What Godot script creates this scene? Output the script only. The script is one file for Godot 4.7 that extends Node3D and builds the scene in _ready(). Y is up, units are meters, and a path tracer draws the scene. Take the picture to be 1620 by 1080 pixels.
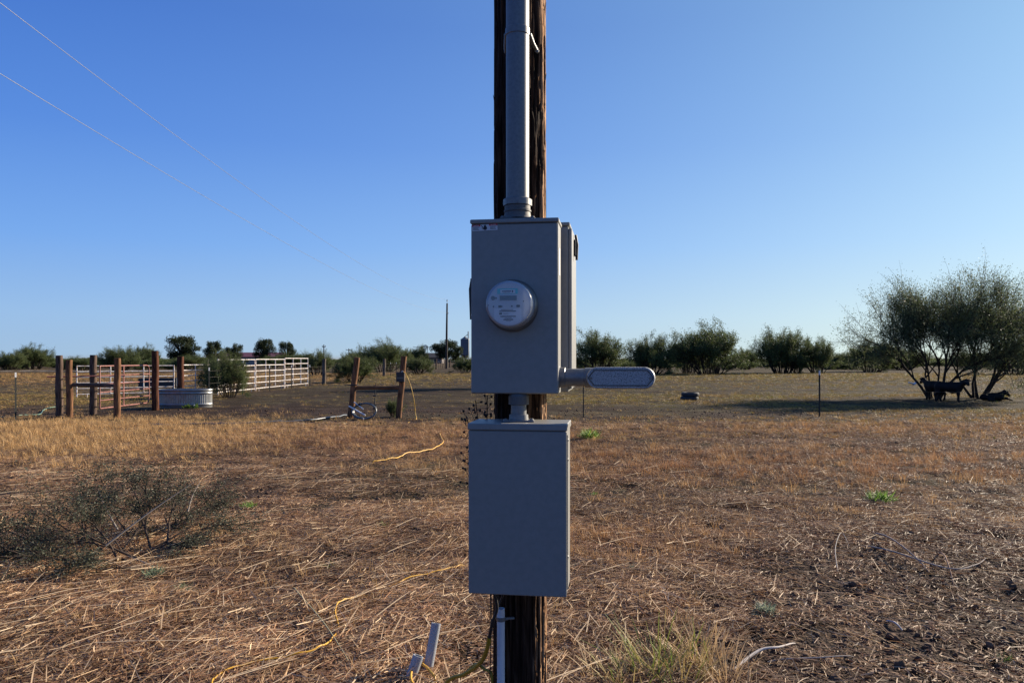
extends Node3D
# A utility pole with meter boxes in a dry Texas pasture. The camera stands at the origin, 1.55 m up, and looks along -z.

const F := 1228.0
const EYE := 1.55
const EXPOSURE := 2.0
var rng := RandomNumberGenerator.new()
var bumps := FastNoiseLite.new()
var patchy := FastNoiseLite.new()
var names := {}
var M := {}

# ---------------------------------------------------------------- mesh collector
class MB:
	var v := PackedVector3Array()
	var n := PackedVector3Array()
	var c := PackedColorArray()
	var u := PackedVector2Array()
	var ix := PackedInt32Array()
	var col := Color(1, 1, 1)
	var xf := Transform3D()

	func vert(p: Vector3, nn: Vector3, uv := Vector2.ZERO) -> int:
		v.append(xf * p)
		n.append((xf.basis * nn).normalized())
		c.append(col)
		u.append(uv)
		return v.size() - 1

	func tri(a: int, b: int, d: int) -> void:
		var g := (v[b] - v[a]).cross(v[d] - v[a])
		if g.dot(n[a] + n[b] + n[d]) > 0.0:
			ix.append(a); ix.append(d); ix.append(b)
		else:
			ix.append(a); ix.append(b); ix.append(d)

	func face(p: Array, nn: Vector3) -> void:
		var first := v.size()
		var t := (p[1] - p[0] as Vector3).normalized()
		var b := nn.cross(t)
		for q in p:
			vert(q, nn, Vector2((q as Vector3).dot(t), (q as Vector3).dot(b)))
		for i in range(1, p.size() - 1):
			tri(first, first + i, first + i + 1)

	func flat(p: Array) -> void:
		var nn := ((p[2] - p[0]) as Vector3).cross(p[1] - p[0]).normalized()
		face(p, nn)

	# a box between two corners, its edges chamfered by e
	func box(lo: Vector3, hi: Vector3, e := 0.0) -> void:
		var m := (lo + hi) / 2.0
		var h := (hi - lo) / 2.0
		e = minf(e, minf(h.x, minf(h.y, h.z)) * 0.9)
		var ax := [Vector3.RIGHT, Vector3.UP, Vector3.BACK]
		for a in 3:
			var b := (a + 1) % 3
			var d := (a + 2) % 3
			for s in [-1.0, 1.0]:
				var ps := []
				for k in [[-1.0, -1.0], [1.0, -1.0], [1.0, 1.0], [-1.0, 1.0]]:
					ps.append(m + ax[a] * s * h[a] + ax[b] * k[0] * (h[b] - e) + ax[d] * k[1] * (h[d] - e))
				face(ps, ax[a] * s)
				if e > 0.0:
					for s2 in [-1.0, 1.0]:
						var q := []
						for k in [-1.0, 1.0]:
							q.append(m + ax[a] * s * h[a] + ax[b] * s2 * (h[b] - e) + ax[d] * k * (h[d] - e))
						for k in [1.0, -1.0]:
							q.append(m + ax[a] * s * (h[a] - e) + ax[b] * s2 * h[b] + ax[d] * k * (h[d] - e))
						face(q, (ax[a] * s + ax[b] * s2).normalized())
		if e > 0.0:
			for sx in [-1.0, 1.0]:
				for sy in [-1.0, 1.0]:
					for sz in [-1.0, 1.0]:
						var s3 := Vector3(sx, sy, sz)
						face([m + s3 * Vector3(h.x, h.y - e, h.z - e), m + s3 * Vector3(h.x - e, h.y, h.z - e), m + s3 * Vector3(h.x - e, h.y - e, h.z)], s3.normalized())

	func tube(p: Array, r: Array, sides := 8, caps := true, wob := 0.0, seedv := 0) -> void:
		var cnt := p.size()
		var last := -1
		var t0: Vector3 = (p[1] - p[0]).normalized()
		var ref := Vector3.UP if absf(t0.y) < 0.9 else Vector3.RIGHT
		var s := t0.cross(ref).normalized()
		var along := 0.0
		for i in cnt:
			var t: Vector3 = ((p[mini(i + 1, cnt - 1)] - p[maxi(i - 1, 0)]) as Vector3).normalized()
			s = (s - t * s.dot(t)).normalized()
			var b := t.cross(s)
			var base := v.size()
			var rr: float = r[i] if i < r.size() else r[r.size() - 1]
			if i > 0:
				along += (p[i] as Vector3).distance_to(p[i - 1])
			for k in sides + 1:
				var a := TAU * k / sides
				var o := s * cos(a) + b * sin(a)
				var w := 1.0
				if wob > 0.0:
					w += wob * sin(float((k % sides) * 7 + i * 13 + seedv) * 1.7)
				vert(p[i] + o * rr * w, o, Vector2(float(k) / sides, along))
			if last >= 0:
				for k in sides:
					tri(last + k, last + k + 1, base + k + 1)
					tri(last + k, base + k + 1, base + k)
			last = base
			if caps and (i == 0 or i == cnt - 1):
				var nn := -t if i == 0 else t
				var cc := vert(p[i], nn)
				var f := v.size()
				for k in sides + 1:
					vert(v[base + k] if xf == Transform3D() else xf.affine_inverse() * v[base + k], nn)
				for k in sides:
					tri(cc, f + k, f + k + 1)

	# turned about the axis o + t*axis; profile is [[radius, height], ...]
	func lathe(profile: Array, segs := 24, o := Vector3.ZERO, axis := Vector3.UP, sharp := true) -> void:
		var ref := Vector3.RIGHT if absf(axis.x) < 0.9 else Vector3.UP
		var s := axis.cross(ref).normalized()
		var b := axis.cross(s)
		for i in profile.size() - 1:
			var p0: Array = profile[i]
			var p1: Array = profile[i + 1]
			var dr: float = p1[0] - p0[0]
			var dh: float = p1[1] - p0[1]
			var l := sqrt(dr * dr + dh * dh)
			if l < 1e-6:
				continue
			var base := v.size()
			for k in segs + 1:
				var a := TAU * k / segs
				var out := s * cos(a) + b * sin(a)
				var nn := (out * dh - axis * dr) / l
				vert(o + out * p0[0] + axis * p0[1], nn, Vector2(float(k) / segs, p0[1]))
				vert(o + out * p1[0] + axis * p1[1], nn, Vector2(float(k) / segs, p1[1]))
			for k in segs:
				var q := base + 2 * k
				if p0[0] > 1e-6:
					tri(q, q + 2, q + 1)
				if p1[0] > 1e-6:
					tri(q + 1, q + 2, q + 3)

	func ribbon(p: Array, w: float, side: Vector3) -> void:
		var cnt := p.size()
		var last := -1
		for i in cnt:
			var t: Vector3 = (p[mini(i + 1, cnt - 1)] - p[maxi(i - 1, 0)]).normalized()
			var s := (side - t * side.dot(t)).normalized()
			var nn := t.cross(s)
			if nn.y < 0.0:
				nn = -nn
			var ww := w * (1.0 if i < cnt - 1 else 0.35)
			var a := vert(p[i] - s * ww, nn)
			var b := vert(p[i] + s * ww, nn)
			if last >= 0:
				tri(last, last + 1, b)
				tri(last, b, a)
			last = a

	# one leaf: a kite of two triangles
	func leaf(p: Vector3, d: Vector3, s: Vector3, l: float, w: float) -> void:
		var nn := d.cross(s).normalized()
		var turned := nn.y < 0.0
		if turned:
			nn = -nn
		var k := v.size()
		v.append(xf * p); v.append(xf * (p + d * l * 0.45 + s * w)); v.append(xf * (p + d * l)); v.append(xf * (p + d * l * 0.45 - s * w))
		for i in 4:
			n.append(nn); c.append(col); u.append(Vector2.ZERO)
		ix.append_array(PackedInt32Array([k, k + 2, k + 1, k, k + 3, k + 2]) if turned else PackedInt32Array([k, k + 1, k + 2, k, k + 2, k + 3]))

	func mesh() -> ArrayMesh:
		var a := []
		a.resize(Mesh.ARRAY_MAX)
		a[Mesh.ARRAY_VERTEX] = v
		a[Mesh.ARRAY_NORMAL] = n
		a[Mesh.ARRAY_COLOR] = c
		a[Mesh.ARRAY_TEX_UV] = u
		a[Mesh.ARRAY_INDEX] = ix
		var m := ArrayMesh.new()
		m.add_surface_from_arrays(Mesh.PRIMITIVE_TRIANGLES, a)
		return m

# ---------------------------------------------------------------- naming and placing
func numbered(called: String) -> String:
	var k: int = names.get(called, 0)
	names[called] = k + 1
	return called if k == 0 else "%s_%03d" % [called, k]

func tag(o: Node3D, label: String, category: String, group := "") -> Node3D:
	o.set_meta("label", label)
	o.set_meta("category", category)
	if group:
		o.set_meta("group", group)
	return o

func thing(called: String, label: String, category: String, at := Vector3.ZERO, turn := 0.0, group := "") -> Node3D:
	var o := Node3D.new()
	o.name = numbered(called)
	add_child(o)
	o.position = at
	o.rotation.y = turn
	return tag(o, label, category, group)

# a part whose mesh is in its thing's own axes
func part(parent: Node3D, called: String, mesh: Mesh, mat: Material) -> MeshInstance3D:
	var o := MeshInstance3D.new()
	o.name = called
	o.mesh = mesh
	o.material_override = mat
	parent.add_child(o, true)
	return o

# a thing that is one mesh
func single(called: String, mesh: Mesh, mat: Material, at: Vector3, label: String, category: String, group := "", turn := 0.0) -> MeshInstance3D:
	var o := MeshInstance3D.new()
	o.name = numbered(called)
	o.mesh = mesh
	o.material_override = mat
	add_child(o)
	o.position = at
	o.rotation.y = turn
	tag(o, label, category, group)
	return o

func multi(called: String, mesh: Mesh, mat: Material, where: Array, tints: Array, label: String, category: String) -> void:
	var mm := MultiMesh.new()
	mm.transform_format = MultiMesh.TRANSFORM_3D
	mm.use_colors = true
	mm.mesh = mesh
	mm.instance_count = where.size()
	for i in where.size():
		mm.set_instance_transform(i, where[i])
		mm.set_instance_color(i, tints[i])
	var o := MultiMeshInstance3D.new()
	o.name = numbered(called)
	o.multimesh = mm
	o.material_override = mat
	add_child(o)
	o.set_meta("kind", "stuff")
	tag(o, label, category)

# ---------------------------------------------------------------- ground
func gy(x: float, z: float) -> float:
	return 0.03 * bumps.get_noise_2d(x * 0.9, z * 0.9) + (0.024 * bumps.get_noise_2d(x * 4.0 + 90.0, z * 4.0) + 0.012 * bumps.get_noise_2d(x * 11.0 + 30.0, z * 11.0)) * (1.0 - soft(-z, 17.0, 26.0) * 0.5)

func on(x: float, d: float, lift := 0.0) -> Vector3:
	return Vector3(x, gy(x, -d) + lift, -d)

func gp(px: float, py: float) -> Vector3:   # the ground where the plan of the photograph puts it
	var d := F * EYE / (py - 568.0)
	return on((px - 810.0) / F * d, d)

func pt(px: float, py: float, d: float) -> Vector3:
	return Vector3((px - 810.0) / F * d, EYE - (py - 568.0) / F * d, -d)

func soft(x: float, a: float, b: float) -> float:
	return smoothstep(a, b, x)

func bell(x: float, d: float, cx: float, cd: float, rx: float, rd: float) -> float:
	var q := ((x - cx) / rx) ** 2 + ((d - cd) / rd) ** 2
	return exp(-q * q)

# what grows or lies where: golden standing grass, red-brown grass, green tinge, bare soil, each 0..1
func lay(x: float, d: float) -> Dictionary:
	var p := patchy.get_noise_2d(x * 1.4, d * 0.9)
	var p2 := patchy.get_noise_2d(x * 4.0 + 50.0, d * 3.0)
	var w := x / maxf(d, 0.5)
	var gold := bell(x, d, -10.0, 15.0, 5.4, 5.4) * soft(d + 2.0 * p2, 9.4, 13.0)
	gold = clampf(gold * (1.0 + 0.5 * p2), 0, 1)
	var red := bell(x, d, 4.5, 11.4, 5.6, 2.1) + 0.8 * bell(x, d, -1.6, 15.0, 4.0, 2.6) + 0.5 * bell(x, d, 0.9, 6.6, 1.6, 0.8) + 0.6 * bell(x, d, 8.0, 17.0, 5.0, 1.6)
	red = clampf(red * (0.85 + 0.9 * p2), 0, 1)
	var green := 0.8 * bell(x, d, -1.0, 10.2, 1.3, 2.2) + 0.6 * bell(x, d, 2.4, 14.5, 2.2, 1.8) + 0.55 * bell(x, d, 5.0, 9.0, 3.0, 1.5) + 0.6 * soft(x, -2.0, 6.0) * soft(d, 21.0, 24.0)
	green += 0.45 * soft(d, 23.0, 28.0) * (1.0 - soft(x, -2.0, 6.0))
	green = clampf(green * (0.8 + 0.9 * p), 0, 1)
	var bare := 1.15 * soft(d + p2, 19.0, 21.0) * (1.0 - soft(d, 36.0, 48.0)) * soft(x, -12.5, -10.5) * (1.0 - soft(x, -3.0, 3.0)) * (0.85 + 0.4 * p)
	bare += 0.85 * bell(x, d, 4.0, 23.5, 5.0, 3.5) * (0.8 + 0.4 * p)
	bare += 1.0 * soft(w + 0.1 * p2, 0.22, 0.34) * (1.0 - soft(d + p2, 5.2, 7.6)) * (0.95 + 0.4 * p2)
	bare += 0.9 * bell(x, d, 16.5, 27.5, 6.0, 4.0) + 0.6 * bell(x, d, -2.6, 8.2, 1.6, 1.0) + 0.5 * bell(x, d, -14.0, 23.0, 3.0, 4.0)
	var p3 := patchy.get_noise_2d(x * 7.0 + 20.0, d * 6.0)
	bare += soft(p2, 0.12, 0.4) * 0.5 + soft(p3, 0.0, 0.22) * 0.85 * (1.0 - 0.6 * gold)
	return {"gold": gold, "red": red, "green": green, "bare": clampf(bare, 0, 1), "p": p, "p2": p2, "p3": p3}

func make_ground() -> void:
	var v := PackedVector3Array()
	var n := PackedVector3Array()
	var c := PackedColorArray()
	var ix := PackedInt32Array()
	var segs := 720
	var rows := []
	var r := 0.25
	while r < 6000.0:
		rows.append(r)
		r *= 1.06 if r < 1.4 else (1.0125 if r < 9.0 else (1.018 if r < 60.0 else 1.045))
	var o := Vector3(0, 0, -1.5)
	var soil := Color(0.095, 0.062, 0.045)
	var straw := Color(0.215, 0.145, 0.09)
	var gold := Color(0.30, 0.20, 0.105)
	var grass := Color(0.115, 0.115, 0.045)
	var field := Color(0.255, 0.175, 0.095)
	for i in rows.size():
		for k in segs:
			var a := TAU * k / segs
			var x: float = o.x + rows[i] * sin(a)
			var z: float = o.z - rows[i] * cos(a)
			v.append(Vector3(x, gy(x, z) if rows[i] < 400.0 else 0.0, z))
			var l := lay(x, -z)
			var q := soil.lerp(straw, clampf(0.5 + 0.5 * l.p - 0.6 * l.bare, 0.05, 0.8))
			q = q.lerp(gold, 0.7 * l.gold).lerp(Color(0.2, 0.105, 0.06), 0.6 * l.red).lerp(grass, 0.55 * l.green)
			var streak := patchy.get_noise_2d(x * 0.35 + 7.0, -z * 0.6)
			q = q.lerp(Color(0.19, 0.155, 0.085), 0.45 * soft(streak, 0.0, 0.35))   # patches of thin sward
			q = q.lerp(field, 0.8 * (1.0 - soft(x, -12.4, -11.4)) * (1.0 - clampf(l.bare, 0, 1)))   # the ungrazed side of the long fence
			var track := exp(-((-z - 104.0) / 4.0) ** 2) * (1.0 - soft(x, -46.0, -42.0)) * soft(l.p2, -0.2, 0.1)
			q = q.lerp(Color(0.62, 0.56, 0.48), clampf(track, 0, 1))
			c.append(q)
	for i in rows.size():
		for k in segs:
			var i0 := maxi(i - 1, 0)
			var i1 := mini(i + 1, rows.size() - 1)
			var du := v[i1 * segs + k] - v[i0 * segs + k]
			var dv := v[i * segs + (k + 1) % segs] - v[i * segs + (k + segs - 1) % segs]
			var nn := du.cross(dv).normalized()
			n.append(nn if nn.y > 0 else -nn)
	for i in rows.size() - 1:
		for k in segs:
			var k2 := (k + 1) % segs
			ix.append_array(PackedInt32Array([i * segs + k, (i + 1) * segs + k, (i + 1) * segs + k2, i * segs + k, (i + 1) * segs + k2, i * segs + k2]))
	var cc := v.size()
	v.append(Vector3(o.x, gy(o.x, o.z), o.z)); n.append(Vector3.UP); c.append(soil)
	for k in segs:
		ix.append_array(PackedInt32Array([cc, k, (k + 1) % segs]))
	var a := []
	a.resize(Mesh.ARRAY_MAX)
	a[Mesh.ARRAY_VERTEX] = v; a[Mesh.ARRAY_NORMAL] = n; a[Mesh.ARRAY_COLOR] = c; a[Mesh.ARRAY_INDEX] = ix
	var m := ArrayMesh.new()
	m.add_surface_from_arrays(Mesh.PRIMITIVE_TRIANGLES, a)
	var g := MeshInstance3D.new()
	g.name = "ground"
	g.mesh = m
	g.material_override = M.ground
	g.set_meta("kind", "structure")
	g.set_meta("label", "flat brown pasture soil with thin dry grass")
	g.set_meta("category", "ground")
	add_child(g)

# ---------------------------------------------------------------- materials
func noise_tex(freq: float, octaves: int, stops: Array, size := 512, kind := FastNoiseLite.TYPE_SIMPLEX_SMOOTH, seedv := 1, w := 0) -> NoiseTexture2D:
	var f := FastNoiseLite.new()
	f.noise_type = kind
	f.seed = seedv
	f.frequency = freq
	f.fractal_octaves = octaves
	f.fractal_gain = 0.6
	var t := NoiseTexture2D.new()
	t.width = w if w else size
	t.height = size
	t.seamless = true
	t.noise = f
	var g := Gradient.new()
	g.offsets = PackedFloat32Array(stops.map(func(s): return s[0]))
	g.colors = PackedColorArray(stops.map(func(s): return s[1]))
	t.color_ramp = g
	return t

func grey(x: float) -> Color:
	return Color(x, x, x)

func lin(r: float, g: float, b: float) -> Color:
	return Color(r, g, b).linear_to_srgb()

func mat(called: String, col: Color, rough := 0.8, metal := 0.0, tex: Texture2D = null, scale := 1.0, world := false) -> StandardMaterial3D:
	var m := StandardMaterial3D.new()
	m.resource_name = called
	m.albedo_color = col
	m.roughness = rough
	m.metallic = metal
	if tex:
		m.albedo_texture = tex
		m.uv1_triplanar = true
		m.uv1_world_triplanar = world
		m.uv1_scale = Vector3.ONE * scale
	M[called] = m
	return m

func relief(m: StandardMaterial3D, tex: Texture2D, cm: float) -> void:
	m.heightmap_enabled = true
	m.heightmap_texture = tex
	m.heightmap_scale = cm

func make_materials() -> void:
	var grain := noise_tex(0.035, 6, [[0.15, grey(0.42)], [0.5, grey(0.8)], [0.85, grey(1.0)]], 1024)
	var coarse := noise_tex(0.012, 5, [[0.2, Color(0.72, 0.68, 0.64)], [0.55, Color(0.93, 0.92, 0.9)], [0.8, Color(1, 1, 1)]], 512, FastNoiseLite.TYPE_SIMPLEX_SMOOTH, 5)
	var clod := noise_tex(0.05, 5, [[0.0, grey(0.0)], [1.0, grey(1.0)]], 1024, FastNoiseLite.TYPE_CELLULAR, 3)
	var g := mat("ground", Color.WHITE, 0.95, 0.0, grain, 0.55, true)
	g.vertex_color_use_as_albedo = true
	g.metallic_specular = 0.2
	g.detail_enabled = true
	g.detail_albedo = coarse
	g.detail_blend_mode = BaseMaterial3D.BLEND_MODE_MUL
	g.detail_uv_layer = BaseMaterial3D.DETAIL_UV_2
	g.uv2_triplanar = true
	g.uv2_world_triplanar = true
	g.uv2_scale = Vector3.ONE * 0.13
	relief(g, clod, 3.0)

	for d in [["straw", 0.78], ["leaves", 0.85], ["greens", 0.9]]:
		var m := mat(d[0], Color.WHITE, 0.6)
		m.vertex_color_use_as_albedo = true
		m.metallic_specular = 0.35
		m.backlight_enabled = true
		m.backlight = Color(1, 1, 1) * d[1]
		m.backlight.a = 1.0
	var e := mat("earth", Color.WHITE, 0.95)
	e.vertex_color_use_as_albedo = true
	e.metallic_specular = 0.2

	var smudge := noise_tex(0.02, 5, [[0.2, grey(0.955)], [0.6, grey(0.985)], [0.9, grey(1.0)]], 512, FastNoiseLite.TYPE_SIMPLEX_SMOOTH, 9)
	var orange := noise_tex(0.12, 3, [[0.0, grey(0.3)], [1.0, grey(0.7)]], 512, FastNoiseLite.TYPE_SIMPLEX_SMOOTH, 11)
	var paint := mat("box_paint", lin(0.24, 0.235, 0.22), 0.45, 0.0, smudge, 3.0)
	relief(paint, orange, 0.02)
	var spangle := noise_tex(0.03, 3, [[0.1, grey(0.86)], [0.5, grey(0.94)], [0.9, grey(1.0)]], 512, FastNoiseLite.TYPE_CELLULAR, 4)
	mat("galvanised", lin(0.20, 0.20, 0.20), 0.48, 0.45, spangle, 5.0)
	var cast := noise_tex(0.09, 4, [[0.2, grey(0.5)], [0.42, grey(0.85)], [0.62, grey(1.0)]], 512, FastNoiseLite.TYPE_SIMPLEX_SMOOTH, 6)
	var cz := mat("cast_zinc", lin(0.42, 0.425, 0.43), 0.55, 0.3, cast, 4.0)
	relief(cz, cast, 0.05)
	mat("dirty_zinc", lin(0.15, 0.145, 0.14), 0.65, 0.3, cast, 8.0)
	var zt := noise_tex(0.01, 4, [[0.2, grey(0.84)], [0.6, grey(0.96)], [0.9, grey(1.0)]], 512, FastNoiseLite.TYPE_SIMPLEX_SMOOTH, 21)
	mat("tank_zinc", lin(0.30, 0.30, 0.295), 0.38, 0.65, zt, 0.7)

	# grain that runs up the pole
	var rings := noise_tex(0.02, 6, [[0.12, Color(0.25, 0.18, 0.14)], [0.34, Color(0.5, 0.41, 0.34)], [0.5, Color(0.72, 0.61, 0.51)], [0.7, Color(0.88, 0.78, 0.67)], [0.95, Color(0.97, 0.92, 0.84)]], 1024, FastNoiseLite.TYPE_SIMPLEX_SMOOTH, 14)
	var deep := noise_tex(0.03, 5, [[0.0, grey(0)], [1.0, grey(1)]], 1024, FastNoiseLite.TYPE_SIMPLEX_SMOOTH, 15)
	var pw := mat("pole_wood", Color(1, 1, 1), 0.9)
	pw.albedo_texture = rings
	pw.uv1_scale = Vector3(1.6, 0.16, 1)
	pw.metallic_specular = 0.25
	pw.vertex_color_use_as_albedo = true
	relief(pw, deep, 0.5)
	var post := noise_tex(0.02, 5, [[0.15, grey(0.42)], [0.5, grey(0.8)], [0.85, grey(1.0)]], 512, FastNoiseLite.TYPE_SIMPLEX_SMOOTH, 17)
	for d in [["cedar", Color(0.28, 0.14, 0.072)], ["old_wood", Color(0.17, 0.115, 0.088)], ["rusty_post", Color(0.15, 0.06, 0.034)], ["grey_wood", Color(0.2, 0.16, 0.13)]]:
		var m := mat(d[0], lin(d[1].r, d[1].g, d[1].b), 0.88)
		m.albedo_texture = post
		m.uv1_scale = Vector3(1.5, 0.25, 1)
		m.metallic_specular = 0.25
	var rust := noise_tex(0.03, 4, [[0.3, Color(1, 1, 1)], [0.62, Color(0.92, 0.85, 0.8)], [0.8, Color(0.6, 0.42, 0.32)]], 256, FastNoiseLite.TYPE_SIMPLEX_SMOOTH, 31)
	mat("white_pipe", lin(0.72, 0.72, 0.70), 0.45, 0.0, rust, 0.8)
	mat("red_pipe", lin(0.25, 0.095, 0.075), 0.55, 0.0, rust, 0.8)
	mat("t_steel", lin(0.018, 0.022, 0.02), 0.6)
	mat("t_white", lin(0.7, 0.7, 0.68), 0.6)
	mat("wire", lin(0.11, 0.095, 0.08), 0.7, 0.3)
	mat("power_wire", lin(0.22, 0.22, 0.22), 0.5, 0.5)
	mat("black", lin(0.016, 0.016, 0.018), 0.5)
	mat("black_matt", lin(0.02, 0.018, 0.017), 0.9)
	var coat := mat("hide", lin(0.014, 0.011, 0.010), 0.7)
	coat.metallic_specular = 0.3
	mat("rubber", lin(0.045, 0.047, 0.05), 0.75, 0.0, post, 3.0)
	mat("poly_pipe", lin(0.075, 0.085, 0.095), 0.35)
	mat("pvc", lin(0.62, 0.64, 0.66), 0.5, 0.0, smudge, 4.0)
	mat("pvc_grey", lin(0.4, 0.42, 0.45), 0.55, 0.0, cast, 4.0)
	mat("cord", lin(0.62, 0.33, 0.02), 0.5)
	mat("cable", lin(0.34, 0.21, 0.015), 0.5)
	mat("hose", lin(0.12, 0.20, 0.14), 0.5)
	mat("face", lin(0.46, 0.46, 0.46), 0.6)
	mat("ring", lin(0.2, 0.19, 0.185), 0.35, 0.7)
	mat("lcd", lin(0.07, 0.085, 0.08), 0.3)
	mat("teal", lin(0.03, 0.42, 0.40), 0.6)
	mat("paper", lin(0.58, 0.58, 0.58), 0.7)
	mat("ink", lin(0.02, 0.02, 0.025), 0.7)
	mat("ink_red", lin(0.45, 0.02, 0.03), 0.6)
	mat("far_pole", lin(0.05, 0.036, 0.028), 0.9)
	mat("far_steel", lin(0.18, 0.19, 0.21), 0.5, 0.5)
	mat("bin_steel", lin(0.10, 0.11, 0.135), 0.45, 0.6)
	mat("roof_red", lin(0.20, 0.045, 0.05), 0.6, 0.0, post, 0.3)
	mat("roof_dark", lin(0.035, 0.03, 0.03), 0.8)
	mat("wall", lin(0.30, 0.27, 0.24), 0.9)
	mat("wall_dark", lin(0.12, 0.10, 0.09), 0.9)
	var bark := mat("bark", Color.WHITE, 0.9)
	bark.vertex_color_use_as_albedo = true
	bark.metallic_specular = 0.2
	var glass := mat("meter_glass", Color(0.9, 0.94, 1.0, 0.1), 0.14)
	glass.transparency = BaseMaterial3D.TRANSPARENCY_ALPHA
	glass.metallic_specular = 0.5

func make_sky(sun_dir: Vector3) -> PanoramaSkyMaterial:
	var w := 1024
	var h := 512
	var im := Image.create(w, h, false, Image.FORMAT_RGBF)
	for j in h:
		var el := (0.5 - (j + 0.5) / h) * PI
		var up := rad_to_deg(maxf(el, 0.0))
		var hz := exp(-up / 9.0)
		var keys := [[0.0, Vector3(0.28, 0.45, 0.70)], [3.0, Vector3(0.25, 0.45, 0.78)], [8.0, Vector3(0.135, 0.345, 0.82)], [15.0, Vector3(0.06, 0.215, 0.71)], [23.0, Vector3(0.026, 0.135, 0.58)], [36.0, Vector3(0.02, 0.10, 0.45)], [90.0, Vector3(0.025, 0.085, 0.34)]]
		var air := Vector3.ZERO
		for q in keys.size() - 1:
			if up >= keys[q][0]:
				air = (keys[q][1] as Vector3).lerp(keys[q + 1][1], clampf((up - keys[q][0]) / (keys[q + 1][0] - keys[q][0]), 0, 1))
		for i in w:
			# the panorama's first column looks along -z, a quarter on along +x
			var az := ((i + 0.5) / w) * TAU
			var dir := Vector3(sin(az) * cos(el), sin(el), -cos(az) * cos(el))
			var ang := rad_to_deg(dir.angle_to(sun_dir))
			var s := exp(-ang / 31.0)
			var c := (air + s * Vector3(0.44, 0.70, 0.5).lerp(Vector3(1.5, 1.35, 0.36), hz)) / EXPOSURE
			if el < 0.0:
				c = c.lerp(Vector3(0.16, 0.13, 0.1), soft(-rad_to_deg(el), 0.0, 3.0))
			im.set_pixel(i, j, Color(c.x, c.y, c.z))
	var m := PanoramaSkyMaterial.new()
	m.panorama = ImageTexture.create_from_image(im)
	return m

# ---------------------------------------------------------------- grass and litter
func straw_patch(count: int, size: float, lmin: float, lmax: float, w: float, lift: float, spread: float) -> ArrayMesh:
	var b := MB.new()
	for i in count:
		var p := Vector3(rng.randf_range(-size, size), rng.randf() * lift, rng.randf_range(-size, size))
		var a := deg_to_rad(-22.0) + rng.randfn(0.0, spread)
		var l := rng.randf_range(lmin, lmax)
		var dir := Vector3(-sin(a), rng.randfn(0.0, 0.12), -cos(a))
		var kink := 0.05 if rng.randf() < 0.75 else 0.3
		var bend := Vector3(rng.randfn(0, kink), rng.randf_range(-0.05, 0.12), rng.randfn(0, kink))
		var pts := []
		for k in 4:
			var t := k / 3.0 - 0.5
			var q := p + dir * l * t - bend * l * t * t
			q.y = maxf(q.y + 0.004, 0.001)
			pts.append(q)
		var tone := rng.randf()
		b.col = Color(0.5, 0.36, 0.25).lerp(Color(1.0, 0.9, 0.73), tone * tone)
		if rng.randf() < 0.25:
			b.col = Color(0.36, 0.23, 0.16)
		b.ribbon(pts, w * rng.randf_range(0.5, 1.2), Vector3(cos(a), rng.randfn(0, 0.5), -sin(a)))
	return b.mesh()

func tuft(count: int, hmin: float, hmax: float, lean: float, rad: float, w: float, green := 0.0) -> ArrayMesh:
	var b := MB.new()
	for i in count:
		var a := rng.randf() * TAU
		var p := Vector3(cos(a), 0, sin(a)) * rad * sqrt(rng.randf())
		var l := rng.randf_range(hmin, hmax)
		var dir := Vector3(cos(a) * lean * rng.randf() + rng.randfn(0, 0.15), 1.0, sin(a) * lean * rng.randf() + rng.randfn(0, 0.15)).normalized()
		var droop := Vector3(dir.x, -0.35, dir.z) * rng.randf_range(0.0, 0.6)
		var pts := [p - Vector3(0, 0.01, 0), p + dir * l * 0.4, p + dir * l * 0.72 + droop * l * 0.12, p + dir * l + droop * l * 0.4]
		b.col = Color(0.62, 0.48, 0.3).lerp(Color(1.0, 0.85, 0.62), rng.randf())
		if rng.randf() < green:
			b.col = Color(0.3, 0.5, 0.14).lerp(Color(0.55, 0.62, 0.22), rng.randf())
		b.ribbon(pts, w * rng.randf_range(0.6, 1.2), Vector3(-sin(a), 0, cos(a)))
	return b.mesh()

func clod_mesh(seedv: int) -> ArrayMesh:
	var b := MB.new()
	var r2 := RandomNumberGenerator.new()
	r2.seed = seedv
	var s := SphereMesh.new()
	s.radius = 1.0; s.height = 2.0; s.radial_segments = 8; s.rings = 4
	var a := s.get_mesh_arrays()
	var f := FastNoiseLite.new()
	f.seed = seedv
	f.frequency = 0.8
	for i in a[Mesh.ARRAY_VERTEX].size():
		var p: Vector3 = a[Mesh.ARRAY_VERTEX][i]
		p *= 1.0 + 0.6 * f.get_noise_3dv(p)
		b.vert(p * Vector3(1, 0.6, 0.85), a[Mesh.ARRAY_NORMAL][i])
	b.ix = a[Mesh.ARRAY_INDEX]
	return b.mesh()

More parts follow.
